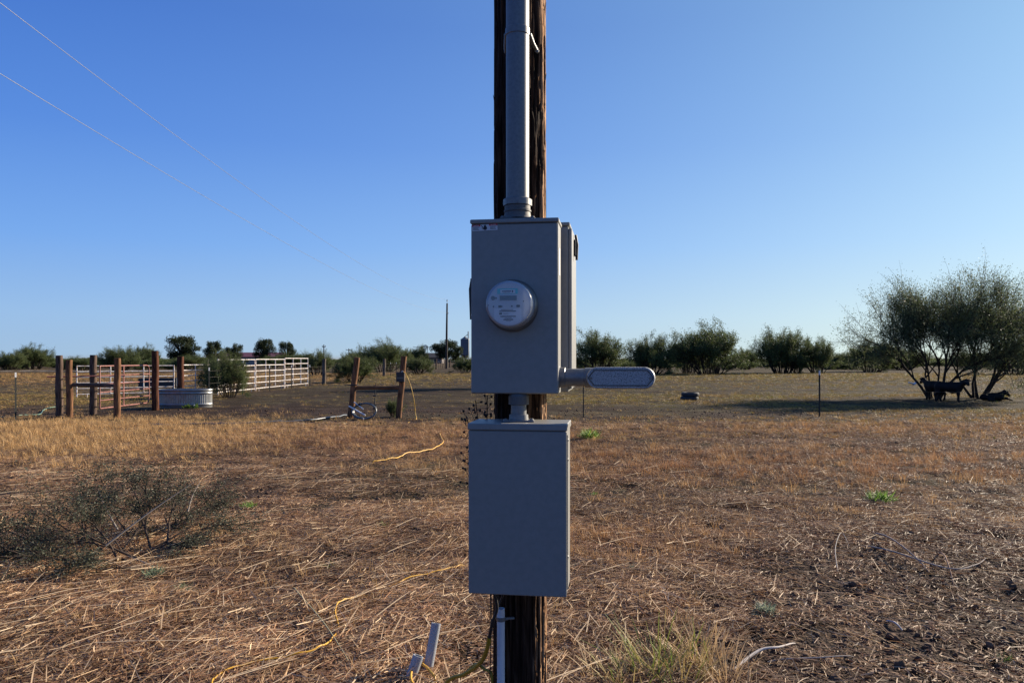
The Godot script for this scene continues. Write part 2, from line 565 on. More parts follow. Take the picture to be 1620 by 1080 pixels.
func make_litter() -> void:
	var K := 9
	var lying := []
	var bits := []
	var stand := []
	var fine := []
	for k in K:
		lying.append({"m": straw_patch(20, 0.16, 0.03, 0.2, 0.0017, 0.045, 0.8), "w": [], "t": []})
		bits.append({"m": straw_patch(60, 0.14, 0.01, 0.07, 0.0024, 0.016, 1.2), "w": [], "t": []})
		stand.append({"m": tuft(26, 0.05, 0.17, 0.9, 0.11, 0.0017), "w": [], "t": []})
		fine.append({"m": tuft(24, 0.03, 0.09, 1.3, 0.18, 0.0035, 0.12), "w": [], "t": []})
	var tw := func(x: float, d: float, s: float, turn: float, sy := 1.0) -> Transform3D:
		var b := Basis(Vector3.UP, turn).scaled(Vector3(s, s * sy, s))
		return Transform3D(b, on(x, d, 0.0))
	# near field: thatch, chopped bits and tufts
	for i in 62000:
		var d := sqrt(rng.randf_range(3.0 * 3.0, 19.0 * 19.0))
		if rng.randf() < 0.5:
			d = sqrt(rng.randf_range(3.0 * 3.0, 8.5 * 8.5))
		var x := rng.randf_range(-0.82, 0.82) * d
		var l := lay(x, d)
		var keep: float = 1.0 - 0.93 * soft(l.bare, 0.0, 0.75)
		var k := rng.randi() % K
		var shade: float = rng.randf_range(0.8, 1.1) * clampf(1.0 + 0.75 * l.p + 0.45 * l.p2, 0.6, 1.4)
		var tone := Color(0.82, 0.68, 0.51) * shade
		tone = tone.lerp(Color(0.52, 0.31, 0.195), 0.7 * l.red).lerp(Color(0.42, 0.38, 0.17), 0.45 * l.green)
		if x > 0.25 * d:
			tone = tone.lerp(Color(0.5, 0.42, 0.34), 0.5)
		if rng.randf() < keep * (0.26 if d < 9.0 else 0.24):
			lying[k].w.append(tw.call(x, d, rng.randf_range(0.7, 1.25), rng.randfn(0.0, 0.45)))
			lying[k].t.append(tone * (1.3 if rng.randf() < 0.3 else 1.0))
		if rng.randf() < (1.0 - 0.94 * soft(l.bare, 0.05, 0.85)):
			bits[k].w.append(tw.call(x, d, rng.randf_range(0.8, 1.4), rng.randf() * TAU))
			bits[k].t.append(tone.lerp(Color(0.42, 0.27, 0.19), 0.5) * (0.75 if rng.randf() < 0.6 else 1.15))
		var up: float = clampf(0.10 + 0.4 * l.p2 + 0.9 * l.gold + 0.8 * l.red - 0.5 * l.bare, 0.0, 1.0)
		if rng.randf() < up * 0.27:
			var gc := Color(0.68, 0.52, 0.33).lerp(Color(0.53, 0.35, 0.235), l.red)
			stand[k].w.append(tw.call(x + rng.randf_range(-0.2, 0.2), d, rng.randf_range(0.6, 1.15) * (0.75 + 0.5 * l.gold), rng.randf() * TAU))
			stand[k].t.append(gc * rng.randf_range(0.75, 1.1))
	# the standing golden and red-brown stands are thick
	for i in 11000:
		var d := rng.randf_range(9.0, 21.5)
		var x := rng.randf_range(-16.0, 12.0)
		var l := lay(x, d)
		var a: float = maxf(l.gold, 0.6 * l.red)
		if rng.randf() > a or absf(x) > 0.85 * d:
			continue
		var k := rng.randi() % K
		var gc := Color(0.74, 0.55, 0.32).lerp(Color(0.53, 0.35, 0.235), clampf(l.red - l.gold, 0, 1))
		stand[k].w.append(tw.call(x, d, rng.randf_range(0.6, 1.2), rng.randf() * TAU, rng.randf_range(0.6, 1.0)))
		stand[k].t.append(gc * rng.randf_range(0.8, 1.12))
	# farther: sparse low tufts to the bushes
	for i in 44000:
		var d := sqrt(rng.randf_range(15.0 * 15.0, 85.0 * 85.0))
		if rng.randf() < 0.45:
			d = sqrt(rng.randf_range(15.0 * 15.0, 34.0 * 34.0))
		var x := rng.randf_range(-0.8, 0.8) * d
		var l := lay(x, d)
		if rng.randf() < soft(l.bare, 0.0, 0.6) * 0.96:
			continue
		var k := rng.randi() % K
		var c := Color(0.52, 0.38, 0.21).lerp(Color(0.34, 0.34, 0.13), clampf(1.1 * l.green, 0, 0.9)).lerp(Color(0.5, 0.32, 0.21), 0.5 * l.red)
		if d > 45.0 and x < -11.6:
			c = Color(0.56, 0.39, 0.21)
		fine[k].w.append(tw.call(x, d, rng.randf_range(0.6, 1.3) * (1.0 + soft(d, 30.0, 70.0) * 0.9), rng.randf() * TAU, rng.randf_range(0.5, 1.0)))
		fine[k].t.append(c * rng.randf_range(0.7, 1.1))
	for k in K:
		multi("lying_straw", lying[k].m, M.straw, lying[k].w, lying[k].t, "flattened pale straw littering the near pasture", "straw")
		multi("chopped_straw", bits[k].m, M.straw, bits[k].w, bits[k].t, "short broken brown stems mulching the soil", "straw")
		multi("dry_grass", stand[k].m, M.straw, stand[k].w, stand[k].t, "standing dry golden and reddish grass tufts", "grass")
		multi("short_grass", fine[k].m, M.straw, fine[k].w, fine[k].t, "short grazed grass over the farther pasture", "grass")
	# long pale stems, mown and raked one way
	for k in 4:
		var m := straw_patch(4, 0.2, 0.22, 0.55, 0.0028, 0.07, 0.35)
		var ws := []
		var ts := []
		for i in 400:
			var d := rng.randf_range(3.2, 11.0)
			var x := rng.randf_range(-0.8, 0.62) * d
			if rng.randf() > 1.0 - 0.9 * lay(x, d).bare or (x > 0.0 and rng.randf() < 0.5):
				continue
			ws.append(tw.call(x, d, rng.randf_range(0.7, 1.2), rng.randfn(0.0, 0.35)))
			ts.append(Color(0.92, 0.8, 0.64) * rng.randf_range(0.75, 1.1))
		multi("long_straw", m, M.straw, ws, ts, "long pale mown stems lying on the near pasture", "straw")
	# clods of soil
	for s in 3:
		var ws := []
		var ts := []
		for i in 5200:
			var d := sqrt(rng.randf_range(3.0 * 3.0, 24.0 * 24.0))
			if rng.randf() < 0.4:
				d = rng.randf_range(3.0, 9.0)
			var x := rng.randf_range(-0.8, 0.8) * d
			var l := lay(x, d)
			if rng.randf() > 0.2 + 0.8 * l.bare:
				continue
			var r := 0.006 + 0.028 * pow(rng.randf(), 3.0)
			if d > 12.0:
				r *= 1.15
			var b := Basis.from_euler(Vector3(rng.randf() * 0.6, rng.randf() * TAU, rng.randf() * 0.6)).scaled(Vector3.ONE * r)
			ws.append(Transform3D(b, on(x, d, r * 0.15)))
			ts.append(Color(0.12, 0.075, 0.05) * rng.randf_range(0.75, 1.25))
		multi("soil_clods", clod_mesh(40 + s), M.earth, ws, ts, "small brown clods of churned soil", "soil")

# ---------------------------------------------------------------- trees
func stem(b: MB, leaves: MB, p: Vector3, dir: Vector3, l: float, r: float, depth: int, o: Dictionary) -> void:
	var pts := [p]
	var rs := [r]
	var d := dir
	var segs := 3 if depth > 1 else 2
	for i in segs:
		d = (d + Vector3(rng.randfn(0, o.wander), rng.randfn(0, o.wander) + o.lift, rng.randfn(0, o.wander))).normalized()
		pts.append(pts[i] + d * l / segs)
		rs.append(r * (1.0 - 0.55 * (i + 1) / segs))
	b.tube(pts, rs, 6 if depth > 2 else (4 if depth > 0 else 3), false)
	if depth == 0:
		for i in o.leaves:
			var t := rng.randf()
			var q: Vector3 = (pts[0] as Vector3).lerp(pts[segs], t) + Vector3(rng.randfn(0, 1), rng.randfn(0, 1), rng.randfn(0, 1)) * o.fuzz
			var ld := (d * 0.5 + Vector3(rng.randfn(0, 1), rng.randfn(0, 0.8) - 0.2, rng.randfn(0, 1))).normalized()
			var sd := ld.cross(Vector3(rng.randfn(0, 1), rng.randfn(0, 1), rng.randfn(0, 1))).normalized()
			leaves.col = (o.dark as Color).lerp(o.light, rng.randf())
			leaves.leaf(q, ld, sd, o.leaf * rng.randf_range(0.6, 1.3), o.leaf * o.slim * rng.randf_range(0.7, 1.2))
		return
	var kids: int = o.kids[depth]
	for i in kids:
		var t := lerpf(o.get("from", 0.35), 1.0, (i + rng.randf()) / kids)
		var at := mini(int(t * segs), segs - 1)
		var q: Vector3 = (pts[at] as Vector3).lerp(pts[at + 1], clampf(t * segs - at, 0, 1))
		var side := d.cross(Vector3(rng.randfn(0, 1), rng.randfn(0, 1), rng.randfn(0, 1))).normalized()
		stem(b, leaves, q, (d + side * rng.randf_range(0.45, 1.0) * o.open).normalized(), l * rng.randf_range(0.5, 0.75) * o.get("long", 1.0), maxf(r * 0.5, o.twig), depth - 1, o)

# wood and crown meshes of a tree about 1 unit tall per unit of o.size
func tree_meshes(o: Dictionary) -> Array:
	var b := MB.new()
	var lv := MB.new()
	b.col = o.bark
	for i in o.stems:
		var a: float = TAU * (i + rng.randf_range(-0.3, 0.3)) / o.stems
		var out: float = o.splay * rng.randf_range(0.15, 1.3)
		var base: Vector3 = Vector3(cos(a), 0, sin(a)) * float(o.foot)
		base.y = -0.05
		stem(b, lv, base, Vector3(cos(a) * out, 1.0, sin(a) * out).normalized(), o.first * rng.randf_range(0.8, 1.15), o.thick * rng.randf_range(0.7, 1.1), o.depth, o)
	return [b.mesh(), lv.mesh()]

func oak_meshes(size: float, dark: Color, light: Color, clumps: int, per: int, leafsize: float) -> Array:
	var b := MB.new()
	var lv := MB.new()
	b.col = Color(0.05, 0.038, 0.03)
	b.tube([Vector3(0, -0.1, 0), Vector3(0.02, 0.2, 0) * size, Vector3(-0.02, 0.42, 0.01) * size], [0.045 * size, 0.035 * size, 0.025 * size], 7, false)
	for i in clumps:
		var a := rng.randf() * TAU
		var t := rng.randf()
		var y := lerpf(0.26, 0.9, t)
		var reach := 0.40 * sqrt(maxf(0.05, 1.0 - ((y - 0.55) / 0.42) ** 2)) * rng.randf_range(0.35, 1.0)
		var c := Vector3(cos(a) * reach, y, sin(a) * reach) * size
		b.tube([Vector3(0, 0.34, 0) * size, c * 0.6 + Vector3(0, 0.16 * size, 0), c], [0.02 * size, 0.012 * size, 0.004 * size], 4, false)
		var rr := size * rng.randf_range(0.07, 0.15)
		for k in per:
			var q := Vector3(rng.randfn(0, 1), rng.randfn(0, 0.85), rng.randfn(0, 1)).normalized() * rr * pow(rng.randf(), 0.4)
			var ld := (q / rr + Vector3(rng.randfn(0, 0.7), rng.randfn(0, 0.7), rng.randfn(0, 0.7))).normalized()
			var sd := ld.cross(Vector3(rng.randfn(0, 1), rng.randfn(0, 1), rng.randfn(0, 1))).normalized()
			lv.col = dark.lerp(light, rng.randf())
			lv.leaf(c + q, ld, sd, leafsize * rng.randf_range(0.7, 1.3), leafsize * 0.4)
	return [b.mesh(), lv.mesh()]

# how far and how high most of a crown reaches
func reach(m: ArrayMesh) -> Vector2:
	var xs := []
	var ys := []
	var v: PackedVector3Array = m.surface_get_arrays(0)[Mesh.ARRAY_VERTEX]
	for i in range(0, v.size(), 23):
		xs.append(Vector2(v[i].x, v[i].z).length())
		ys.append(v[i].y)
	xs.sort()
	ys.sort()
	return Vector2(xs[int(xs.size() * 0.93)], ys[int(ys.size() * 0.985)])

func plant_tree(called: String, label: String, category: String, m: Array, at: Vector3, s: Vector3, turn: float, group: String) -> void:
	var t := thing(called, label, category, at, turn, group)
	if true:
		var z := reach(m[1])
		s = Vector3(s.x / z.x, s.y / z.y, s.z / z.x)
	t.scale = s
	part(t, "trunk", m[0], M.bark)
	part(t, "crown", m[1], M.leaves)

func make_trees() -> void:
	var mq_dark := Color(0.058, 0.078, 0.028)
	var mq_light := Color(0.14, 0.17, 0.055)
	# the two large mesquites that shade the cattle, and the one behind the boxes
	var big := {"long": 1.22, "from": 0.5, "stems": 6, "splay": 0.58, "foot": 0.2, "first": 1.75, "thick": 0.075, "depth": 4, "kids": [0, 5, 5, 4, 4], "open": 0.85, "wander": 0.13, "lift": 0.05, "twig": 0.006, "leaves": 21, "fuzz": 0.13, "leaf": 0.078, "slim": 0.17, "bark": Color(0.045, 0.036, 0.03), "dark": Color(0.07, 0.09, 0.038), "light": Color(0.17, 0.195, 0.08)}
	var a := tree_meshes(big)
	big.stems = 7
	big.splay = 0.5
	var b := tree_meshes(big)
	plant_tree("mesquite_tree", "wide thin-leaved mesquite with dark forked trunks beside the standing calves", "tree", a, on((1478 - 810) / F * 30.6, 30.6), Vector3(3.1, 4.55, 2.8), 0.6, "mesquites shading the calves")
	plant_tree("mesquite_tree", "mesquite with fanned trunks beside the lying calf", "tree", b, on((1548 - 810) / F * 31.0, 31.0), Vector3(2.9, 4.6, 2.8), 2.4, "mesquites shading the calves")
	big.leaves = 20
	big.stems = 6
	big.splay = 0.55
	plant_tree("mesquite_tree", "mesquite mostly hidden behind the grey meter box", "tree", tree_meshes(big), on(1.0, 43.0), Vector3(2.2, 4.0, 2.2), 1.2, "")
	# mesquite bushes: four shapes
	var kinds := []
	for k in 5:
		var o := {"stems": 26 + k % 3, "splay": 0.7 + 0.16 * (k % 3), "foot": 0.14, "first": 0.44, "thick": 0.014, "depth": 3, "kids": [0, 5, 4, 4], "open": 0.75, "wander": 0.13, "lift": 0.05, "twig": 0.0018, "leaves": 16, "fuzz": 0.024, "leaf": 0.028, "slim": 0.2, "bark": Color(0.045, 0.036, 0.03), "dark": mq_dark, "light": mq_light}
		kinds.append(tree_meshes(o))
	var tints := ["dusky", "pale", "dense", "ragged", "feathery"]
	# [photo x, base y, top y, half width in px, kind, label]
	var bushes := [
		[948, 590, 527, 46, 0, "feathery mesquite bush beside the grey disconnect box"],
		[1031, 592, 534, 40, 1, "rounded mesquite bush behind the end of the conduit fitting"],
		[1122, 592, 519, 58, 2, "tallest mesquite bush in the row, with twigs swept to one side"],
		[1090, 590, 536, 34, 3, "dark mesquite bush joined to the tallest bush in the row"],
		[1238, 590, 525, 48, 4, "broad dark mesquite bush behind the white-topped steel post"],
		[1293, 590, 536, 34, 0, "smaller mesquite bush leaning against the broad dark one"],
		[1180, 584, 552, 26, 1, "low pale bush in the gap between two mesquites"],
		[1262, 590, 560, 20, 3, "light green sapling in front of the broad dark mesquite"],
		[1380, 588, 541, 40, 2, "bush showing under the wide mesquite's outer branches"],
		[1340, 584, 556, 30, 1, "low grey-green bush beside the wide mesquite"],
		[1430, 585, 550, 40, 4, "scrub bush behind the wide mesquite's trunks"],
		[1605, 592, 545, 46, 0, "dark bush behind the lying calf"],
		[1540, 584, 556, 40, 3, "scrub bush between the two large mesquites"],
		[1660, 586, 540, 50, 2, "scrub bush beyond the lying calf, half out of view"],
		[52, 584, 549, 32, 2, "domed mesquite bush past the white-topped post near the hose"],
		[14, 585, 558, 26, 1, "rounded bush next to the domed mesquite"],
		[188, 588, 551, 36, 4, "feathery bush behind the red pipe gate"],
		[128, 586, 566, 30, 3, "low scrub bush between the weathered gate posts"],
		[232, 582, 549, 22, 2, "flat-topped dark bush behind the tall rusty post"],
		[362, 628, 558, 34, 0, "pale feathery mesquite growing through the white pipe panels"],
		[338, 622, 566, 20, 3, "green bush at the end of the nearer white panel"],
		[560, 605, 562, 34, 1, "feathery bush behind the weathered corner post"],
		[500, 594, 556, 26, 4, "bush at the far end of the white pipe panels"],
		[607, 588, 543, 40, 2, "large dense mesquite bush above the row of steel posts"],
		[570, 584, 554, 26, 0, "dark low tree beside the large dense mesquite"],
		[662, 592, 566, 24, 3, "pale thorny bush in the fence behind the charger post"],
		[662, 578, 549, 16, 1, "pointed bush in front of the windmill"],
		[640, 580, 553, 14, 4, "small domed bush above the charger post"],
		[735, 590, 566, 22, 0, "grey-green weed bush at the foot of the feed bin"],
		[622, 659, 632, 15, 3, "leafy green weed bush at the foot of the charger post"],
		[470, 583, 560, 30, 3, "scrub bush behind the white panels' far end"],
		[300, 584, 562, 30, 1, "scrub bush below the large round oak"],
		[430, 582, 563, 26, 0, "scrub bush beside the red-roofed house"],
	]
	for q in bushes:
		var d: float = F * EYE / (q[1] - 568.0)
		var hgt: float = (q[1] - q[2]) / F * d
		var wid: float = q[3] / F * d
		plant_tree("mesquite_bush", q[5], "bush", kinds[q[4]], on((q[0] - 810.0) / F * d, d), Vector3(wid * 0.96, hgt * 0.98, wid * 0.96), rng.randf() * TAU, "mesquite bushes round the pasture")
	# round dark oaks on the skyline
	var oaks := []
	for k in 3:
		oaks.append(oak_meshes(1.0, Color(0.018, 0.026, 0.012), Color(0.05, 0.066, 0.025), 46, 230, 0.028))
	for q in [
		[288, 580, 533, 27, 0, "big round dark oak above the stock tank"],
		[337, 580, 541, 15, 1, "oak above the gap between the white panels"],
		[371, 579, 546, 13, 2, "small oak beside the red roof"],
		[418, 580, 538, 17, 1, "upright dark oak over the end of the red roof"],
		[453, 580, 542, 15, 0, "round oak standing apart beyond the red-roofed house"],
		[706, 578, 540, 22, 2, "broad oak behind the far utility pole"],
		[724, 578, 549, 10, 0, "small oak touching the feed bin"]]:
		var d: float = F * EYE / (q[1] - 568.0)
		plant_tree("oak_tree", q[5], "tree", oaks[q[4]], on((q[0] - 810.0) / F * d, d), Vector3(q[3] * 0.92, q[1] - q[2], q[3] * 0.92) / F * d, rng.randf() * TAU, "dark oaks on the skyline")
	# far scrub that reads as one band
	var o2 := {"stems": 7, "splay": 0.8, "foot": 0.15, "first": 0.4, "thick": 0.02, "depth": 2, "kids": [0, 5, 5], "open": 0.9, "wander": 0.12, "lift": 0.02, "twig": 0.003, "leaves": 34, "fuzz": 0.06, "leaf": 0.06, "slim": 0.35, "bark": Color(0.045, 0.036, 0.03), "dark": mq_dark, "light": mq_light}
	for k in 3:
		var m := tree_meshes(o2)
		var all := MB.new()
		var arr: Array = m[1].surface_get_arrays(0)
		all.v = arr[Mesh.ARRAY_VERTEX]; all.n = arr[Mesh.ARRAY_NORMAL]; all.c = arr[Mesh.ARRAY_COLOR]; all.ix = arr[Mesh.ARRAY_INDEX]
		all.u = arr[Mesh.ARRAY_TEX_UV]
		var ws := []
		var ts := []
		for i in 330:
			var d := rng.randf_range(115.0, 420.0)
			var x := rng.randf_range(-0.95, 0.95) * d
			if (x > -10.0 and d < 140.0 and x < 6.0) or (x / d > -0.42 and x / d < -0.04 and d < 300.0):
				continue
			var s := rng.randf_range(1.2, 2.6) * (0.8 + d / 900.0)
			ws.append(Transform3D(Basis(Vector3.UP, rng.randf() * TAU).scaled(Vector3(s * 1.9, s, s * 1.9)), Vector3(x, 0, -d)))
			ts.append(Color(1, 1, 1) * rng.randf_range(0.8, 1.15))
		multi("far_scrub", all.mesh(), M.leaves, ws, ts, "band of grey-green scrub along the horizon", "scrub")

# ---------------------------------------------------------------- the pole and its boxes
func make_pole() -> void:
	var at := Vector3(0.031, 0, -3.05)
	var t := thing("utility_pole", "thick rough brown wooden utility pole carrying the grey meter boxes", "utility pole", at)
	var f := FastNoiseLite.new()
	f.seed = 8
	f.frequency = 1.0
	f.fractal_octaves = 4
	f.fractal_gain = 0.6
	var b := MB.new()
	var sides := 150
	var ys := []
	var y := -0.3
	while y < 3.4:
		ys.append(y)
		y += 0.014
	while y < 7.2:
		ys.append(y)
		y += 0.1
	var first := 0
	for i in ys.size():
		var r: float = 0.1005 - 0.0015 * ys[i]
		for k in sides + 1:
			var a := TAU * k / sides
			var o := Vector3(cos(a), 0, sin(a))
			var nz := f.get_noise_3d(o.x * 5.2, ys[i] * 0.75, o.z * 5.2)
			var cr := f.get_noise_3d(o.x * 12.0 + 40.0, ys[i] * 1.6, o.z * 12.0)
			var lit_side := clampf(0.5 + 0.9 * (o.x * 0.9 - o.z * 0.45), 0, 1)   # flaking side; sunlight painted in as paler wood, the shaded front near black
			var step := 1.0 if nz > 0.16 - 0.22 * lit_side else 0.0
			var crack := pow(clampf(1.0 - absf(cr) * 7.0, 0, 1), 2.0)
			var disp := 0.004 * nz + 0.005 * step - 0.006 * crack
			b.col = Color(0.055, 0.042, 0.036).lerp(Color(0.72, 0.57, 0.45), step * (0.06 + 0.9 * lit_side * lit_side) * (0.85 + 0.6 * nz))
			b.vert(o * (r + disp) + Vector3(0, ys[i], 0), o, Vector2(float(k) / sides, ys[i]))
	for i in ys.size() - 1:
		for k in sides:
			var q := i * (sides + 1) + k
			b.tri(q, q + 1, q + sides + 2)
			b.tri(q, q + sides + 2, q + sides + 1)
	# normals from the displaced surface
	for i in range(1, ys.size() - 1):
		for k in sides + 1:
			var q := i * (sides + 1) + k
			var l := i * (sides + 1) + (k + sides - 1) % sides
			var rr := i * (sides + 1) + (k + 1) % sides
			var nn := (b.v[rr] - b.v[l]).cross(b.v[q + sides + 1] - b.v[q - sides - 1]).normalized()
			b.n[q] = nn if nn.dot(b.n[q]) > 0 else -nn
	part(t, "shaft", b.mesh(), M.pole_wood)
	# splinters that stand off the edge of the wood
	for s in [[0.09, 2.33, 0.05], [0.095, 2.62, 0.07], [-0.097, 2.55, 0.05], [0.094, 2.9, 0.06], [0.09, 1.12, 0.05]]:
		var m := MB.new()
		m.col = Color(0.4, 0.31, 0.24)
		var a := acos(clampf(s[0] / 0.1, -1, 1))
		var p := Vector3(cos(a) * 0.097, s[1], sin(a) * 0.097)
		m.tube([p - Vector3(0, s[2], 0), p + Vector3(cos(a) * 0.004, 0, 0), p + Vector3(cos(a) * 0.011, s[2] * 0.6, 0.002)], [0.004, 0.003, 0.0006], 5)
		part(t, "splinter", m.mesh(), M.pole_wood)

	# steel channels the boxes hang on
	var TURN := deg_to_rad(-8.0)
	for s in [[1.95, 0.31, "steel channel behind the top of the meter box"], [1.53, 0.31, "steel channel behind the bottom of the meter box"], [1.22, 0.34, "steel channel behind the top of the lowest box"], [0.84, 0.34, "steel channel behind the bottom of the lowest box"]]:
		var m := MB.new()
		m.box(Vector3(-s[1] / 2, -0.02, -0.012), Vector3(s[1] / 2, 0.02, 0.022), 0.003)
		m.box(Vector3(-0.02, -0.014, -0.045), Vector3(0.02, 0.014, -0.012), 0.0)
		single("mounting_channel", m.mesh(), M.galvanised, Vector3(0.03, s[0], -2.957), s[2], "bracket", "channels behind the boxes", TURN)

func screw(parent: Node3D, called: String, p: Vector3, axis: Vector3, r: float, m: Material) -> void:
	var b := MB.new()
	b.lathe([[r, 0.0], [r, r * 0.5], [r * 0.7, r * 0.8], [0.0, r * 0.85]], 10, p, axis)
	part(parent, called, b.mesh(), m)

func make_boxes() -> void:
	var TURN := deg_to_rad(-8.0)
	# --- the meter box
	var W := 0.1575
	var H := 0.632
	var D := 0.14
	var box := thing("meter_box", "tall grey steel meter box with the round electric meter on its front", "meter box", Vector3(0.008, 1.4246, -2.80), TURN)
	var b := MB.new()
	b.box(Vector3(-W, 0, -D), Vector3(W, H - 0.012, -0.012), 0.003)
	part(box, "body", b.mesh(), M.box_paint)
	b = MB.new()
	b.box(Vector3(-W - 0.001, 0.001, -0.011), Vector3(W + 0.001, H - 0.0165, 0.0), 0.004)
	part(box, "front_cover", b.mesh(), M.box_paint)
	b = MB.new()
	b.box(Vector3(-W - 0.004, H - 0.0155, -D - 0.002), Vector3(W + 0.004, H, 0.006), 0.003)
	part(box, "top_cap", b.mesh(), M.box_paint)
	b = MB.new()
	b.box(Vector3(-W - 0.0055, 0.29, -0.02), Vector3(-W - 0.001, 0.42, -0.006), 0.002)
	b.tube([Vector3(-W - 0.004, 0.41, -0.012), Vector3(-W - 0.009, 0.38, -0.012), Vector3(-W - 0.005, 0.27, -0.012)], [0.003, 0.003, 0.003], 6)
	part(box, "latch", b.mesh(), M.black)
	# side sticker on the lit side
	b = MB.new()
	b.box(Vector3(W + 0.0002, H - 0.2, -0.09), Vector3(W + 0.0012, H - 0.1, -0.045), 0.0)
	var side := part(box, "sticker", b.mesh(), M.paper)
	side.set_meta("label", "white paper sticker")
	# warning label, stuck on a little crooked
	var wl := Node3D.new()
	wl.name = "warning_label"
	box.add_child(wl)
	wl.position = Vector3(-W + 0.004, H - 0.0425, 0.0008)
	wl.rotation.z = deg_to_rad(2.2)
	wl.set_meta("label", "white and red electrical warning label")
	b = MB.new()
	b.box(Vector3(0, 0, 0), Vector3(0.093, 0.0225, 0.0006))
	part(wl, "sheet", b.mesh(), M.paper)
	for x in [0.0, 0.0625]:
		b = MB.new()
		b.box(Vector3(x, 0.0165, 0.0006), Vector3(x + 0.0305, 0.0225, 0.0009))
		part(wl, "heading", b.mesh(), M.ink_red)
	b = MB.new()
	for x in [0.003, 0.066]:
		for k in 3:
			b.box(Vector3(x, 0.0125 - 0.0042 * k, 0.0006), Vector3(x + [0.024, 0.019, 0.022][k], 0.0142 - 0.0042 * k, 0.0009))
	part(wl, "print", b.mesh(), M.ink).set_meta("kind", "stuff")
	b = MB.new()
	b.lathe([[0.0072, 0.0], [0.0072, 0.0004], [0.0, 0.0004]], 14, Vector3(0.0475, 0.009, 0.0006), Vector3.BACK)
	b.tube([Vector3(0.034, 0.019, 0.0009), Vector3(0.0385, 0.014, 0.0009), Vector3(0.036, 0.010, 0.0009), Vector3(0.041, 0.006, 0.0009)], [0.0012], 5)
	b.tube([Vector3(0.0475, 0.012, 0.0009), Vector3(0.0475, 0.020, 0.0009)], [0.0035, 0.003], 6)
	part(wl, "shock_symbol", b.mesh(), M.ink)
	for w in [["DANGER", 0.0055], ["PELIGRO", 0.068]]:
		var tm := TextMesh.new()
		var fnt := SystemFont.new()
		fnt.font_names = PackedStringArray(["Droid Sans"])
		fnt.font_weight = 700
		tm.font = fnt
		tm.text = w[0]
		tm.font_size = 16
		tm.pixel_size = 0.0003
		tm.depth = 0.0004
		tm.horizontal_alignment = HORIZONTAL_ALIGNMENT_LEFT
		var o := part(wl, "lettering", tm, M.paper)
		o.position = Vector3(w[1], 0.0193, 0.0011)
	# embossed mark low on the cover
	b = MB.new()
	for k in 9:
		var a := PI * (0.12 + 0.76 * k / 8.0)
		b.box(Vector3(cos(a) * 0.024 - 0.002, 0.075 + sin(a) * 0.024 - 0.0012, -0.0002), Vector3(cos(a) * 0.024 + 0.002, 0.075 + sin(a) * 0.024 + 0.0012, 0.0007))
	b.box(Vector3(-0.012, 0.078, -0.0002), Vector3(0.012, 0.081, 0.0007))
	for k in 9:
		b.box(Vector3(-0.034 + k * 0.0078, 0.062, -0.0002), Vector3(-0.030 + k * 0.0078, 0.068, 0.0007))
	var em := part(box, "embossing", b.mesh(), M.box_paint)
	em.position.x = -0.004

	# --- the meter itself
	var c := Vector3(-0.0060, 0.318, 0.0)
	var mt := thing("electric_meter", "round glass-covered digital electric meter with a teal strip", "electric meter", box.transform * c, TURN)
	b = MB.new()
	b.lathe([[0.074, 0.0005], [0.094, 0.0005], [0.0945, 0.006], [0.0905, 0.012], [0.090, 0.024], [0.086, 0.03], [0.0835, 0.03]], 48, Vector3.ZERO, Vector3.BACK)
	part(mt, "socket_ring", b.mesh(), M.ring)
	b = MB.new()
	b.lathe([[0.083, 0.02], [0.083, 0.036], [0.0765, 0.042], [0.0765, 0.075], [0.074, 0.079]], 48, Vector3.ZERO, Vector3.BACK)
	part(mt, "drum", b.mesh(), M.face)
	b = MB.new()
	b.lathe([[0.0762, 0.0795], [0.0762, 0.0815], [0.0, 0.0815]], 48, Vector3.ZERO, Vector3.BACK)
	var fp := part(mt, "face_plate", b.mesh(), M.face)
	b = MB.new()
	b.box(Vector3(-0.043, 0.036, 0.0815), Vector3(0.030, 0.055, 0.0822))
	var ts := part(fp, "teal_strip", b.mesh(), M.teal)
	ts.set_meta("label", "teal strip with a white tag")
	b = MB.new()
	b.box(Vector3(-0.032, 0.038, 0.0822), Vector3(0.021, 0.051, 0.0826))
	part(fp, "number_tag", b.mesh(), M.paper)
	b = MB.new()
	b.box(Vector3(-0.0365, 0.011, 0.0815), Vector3(0.029, 0.033, 0.0828), 0.0006)
	part(fp, "display_frame", b.mesh(), M.face)
	b = MB.new()
	b.box(Vector3(-0.034, 0.0135, 0.0828), Vector3(0.0265, 0.0305, 0.0832))
	part(fp, "display", b.mesh(), M.lcd)
	b = MB.new()
	b.box(Vector3(-0.054, -0.066, 0.0815), Vector3(0.043, -0.0135, 0.0820))
	b.ix.clear(); b.v.clear(); b.n.clear(); b.c.clear(); b.u.clear()
	var poly := []
	for k in 25:
		var a := lerpf(PI + 0.30, TAU - 0.30, k / 24.0)
		var q := Vector3(cos(a), sin(a), 0) * 0.0735 + Vector3(0, 0, 0.0821)
		q.x = clampf(q.x, -0.054, 0.043)
		poly.append(q)
	poly.append(Vector3(0.043, -0.0145, 0.0821))
	poly.append(Vector3(-0.054, -0.0145, 0.0821))
	b.face(poly, Vector3.BACK)
	part(fp, "name_plate", b.mesh(), M.paper)
	b = MB.new()
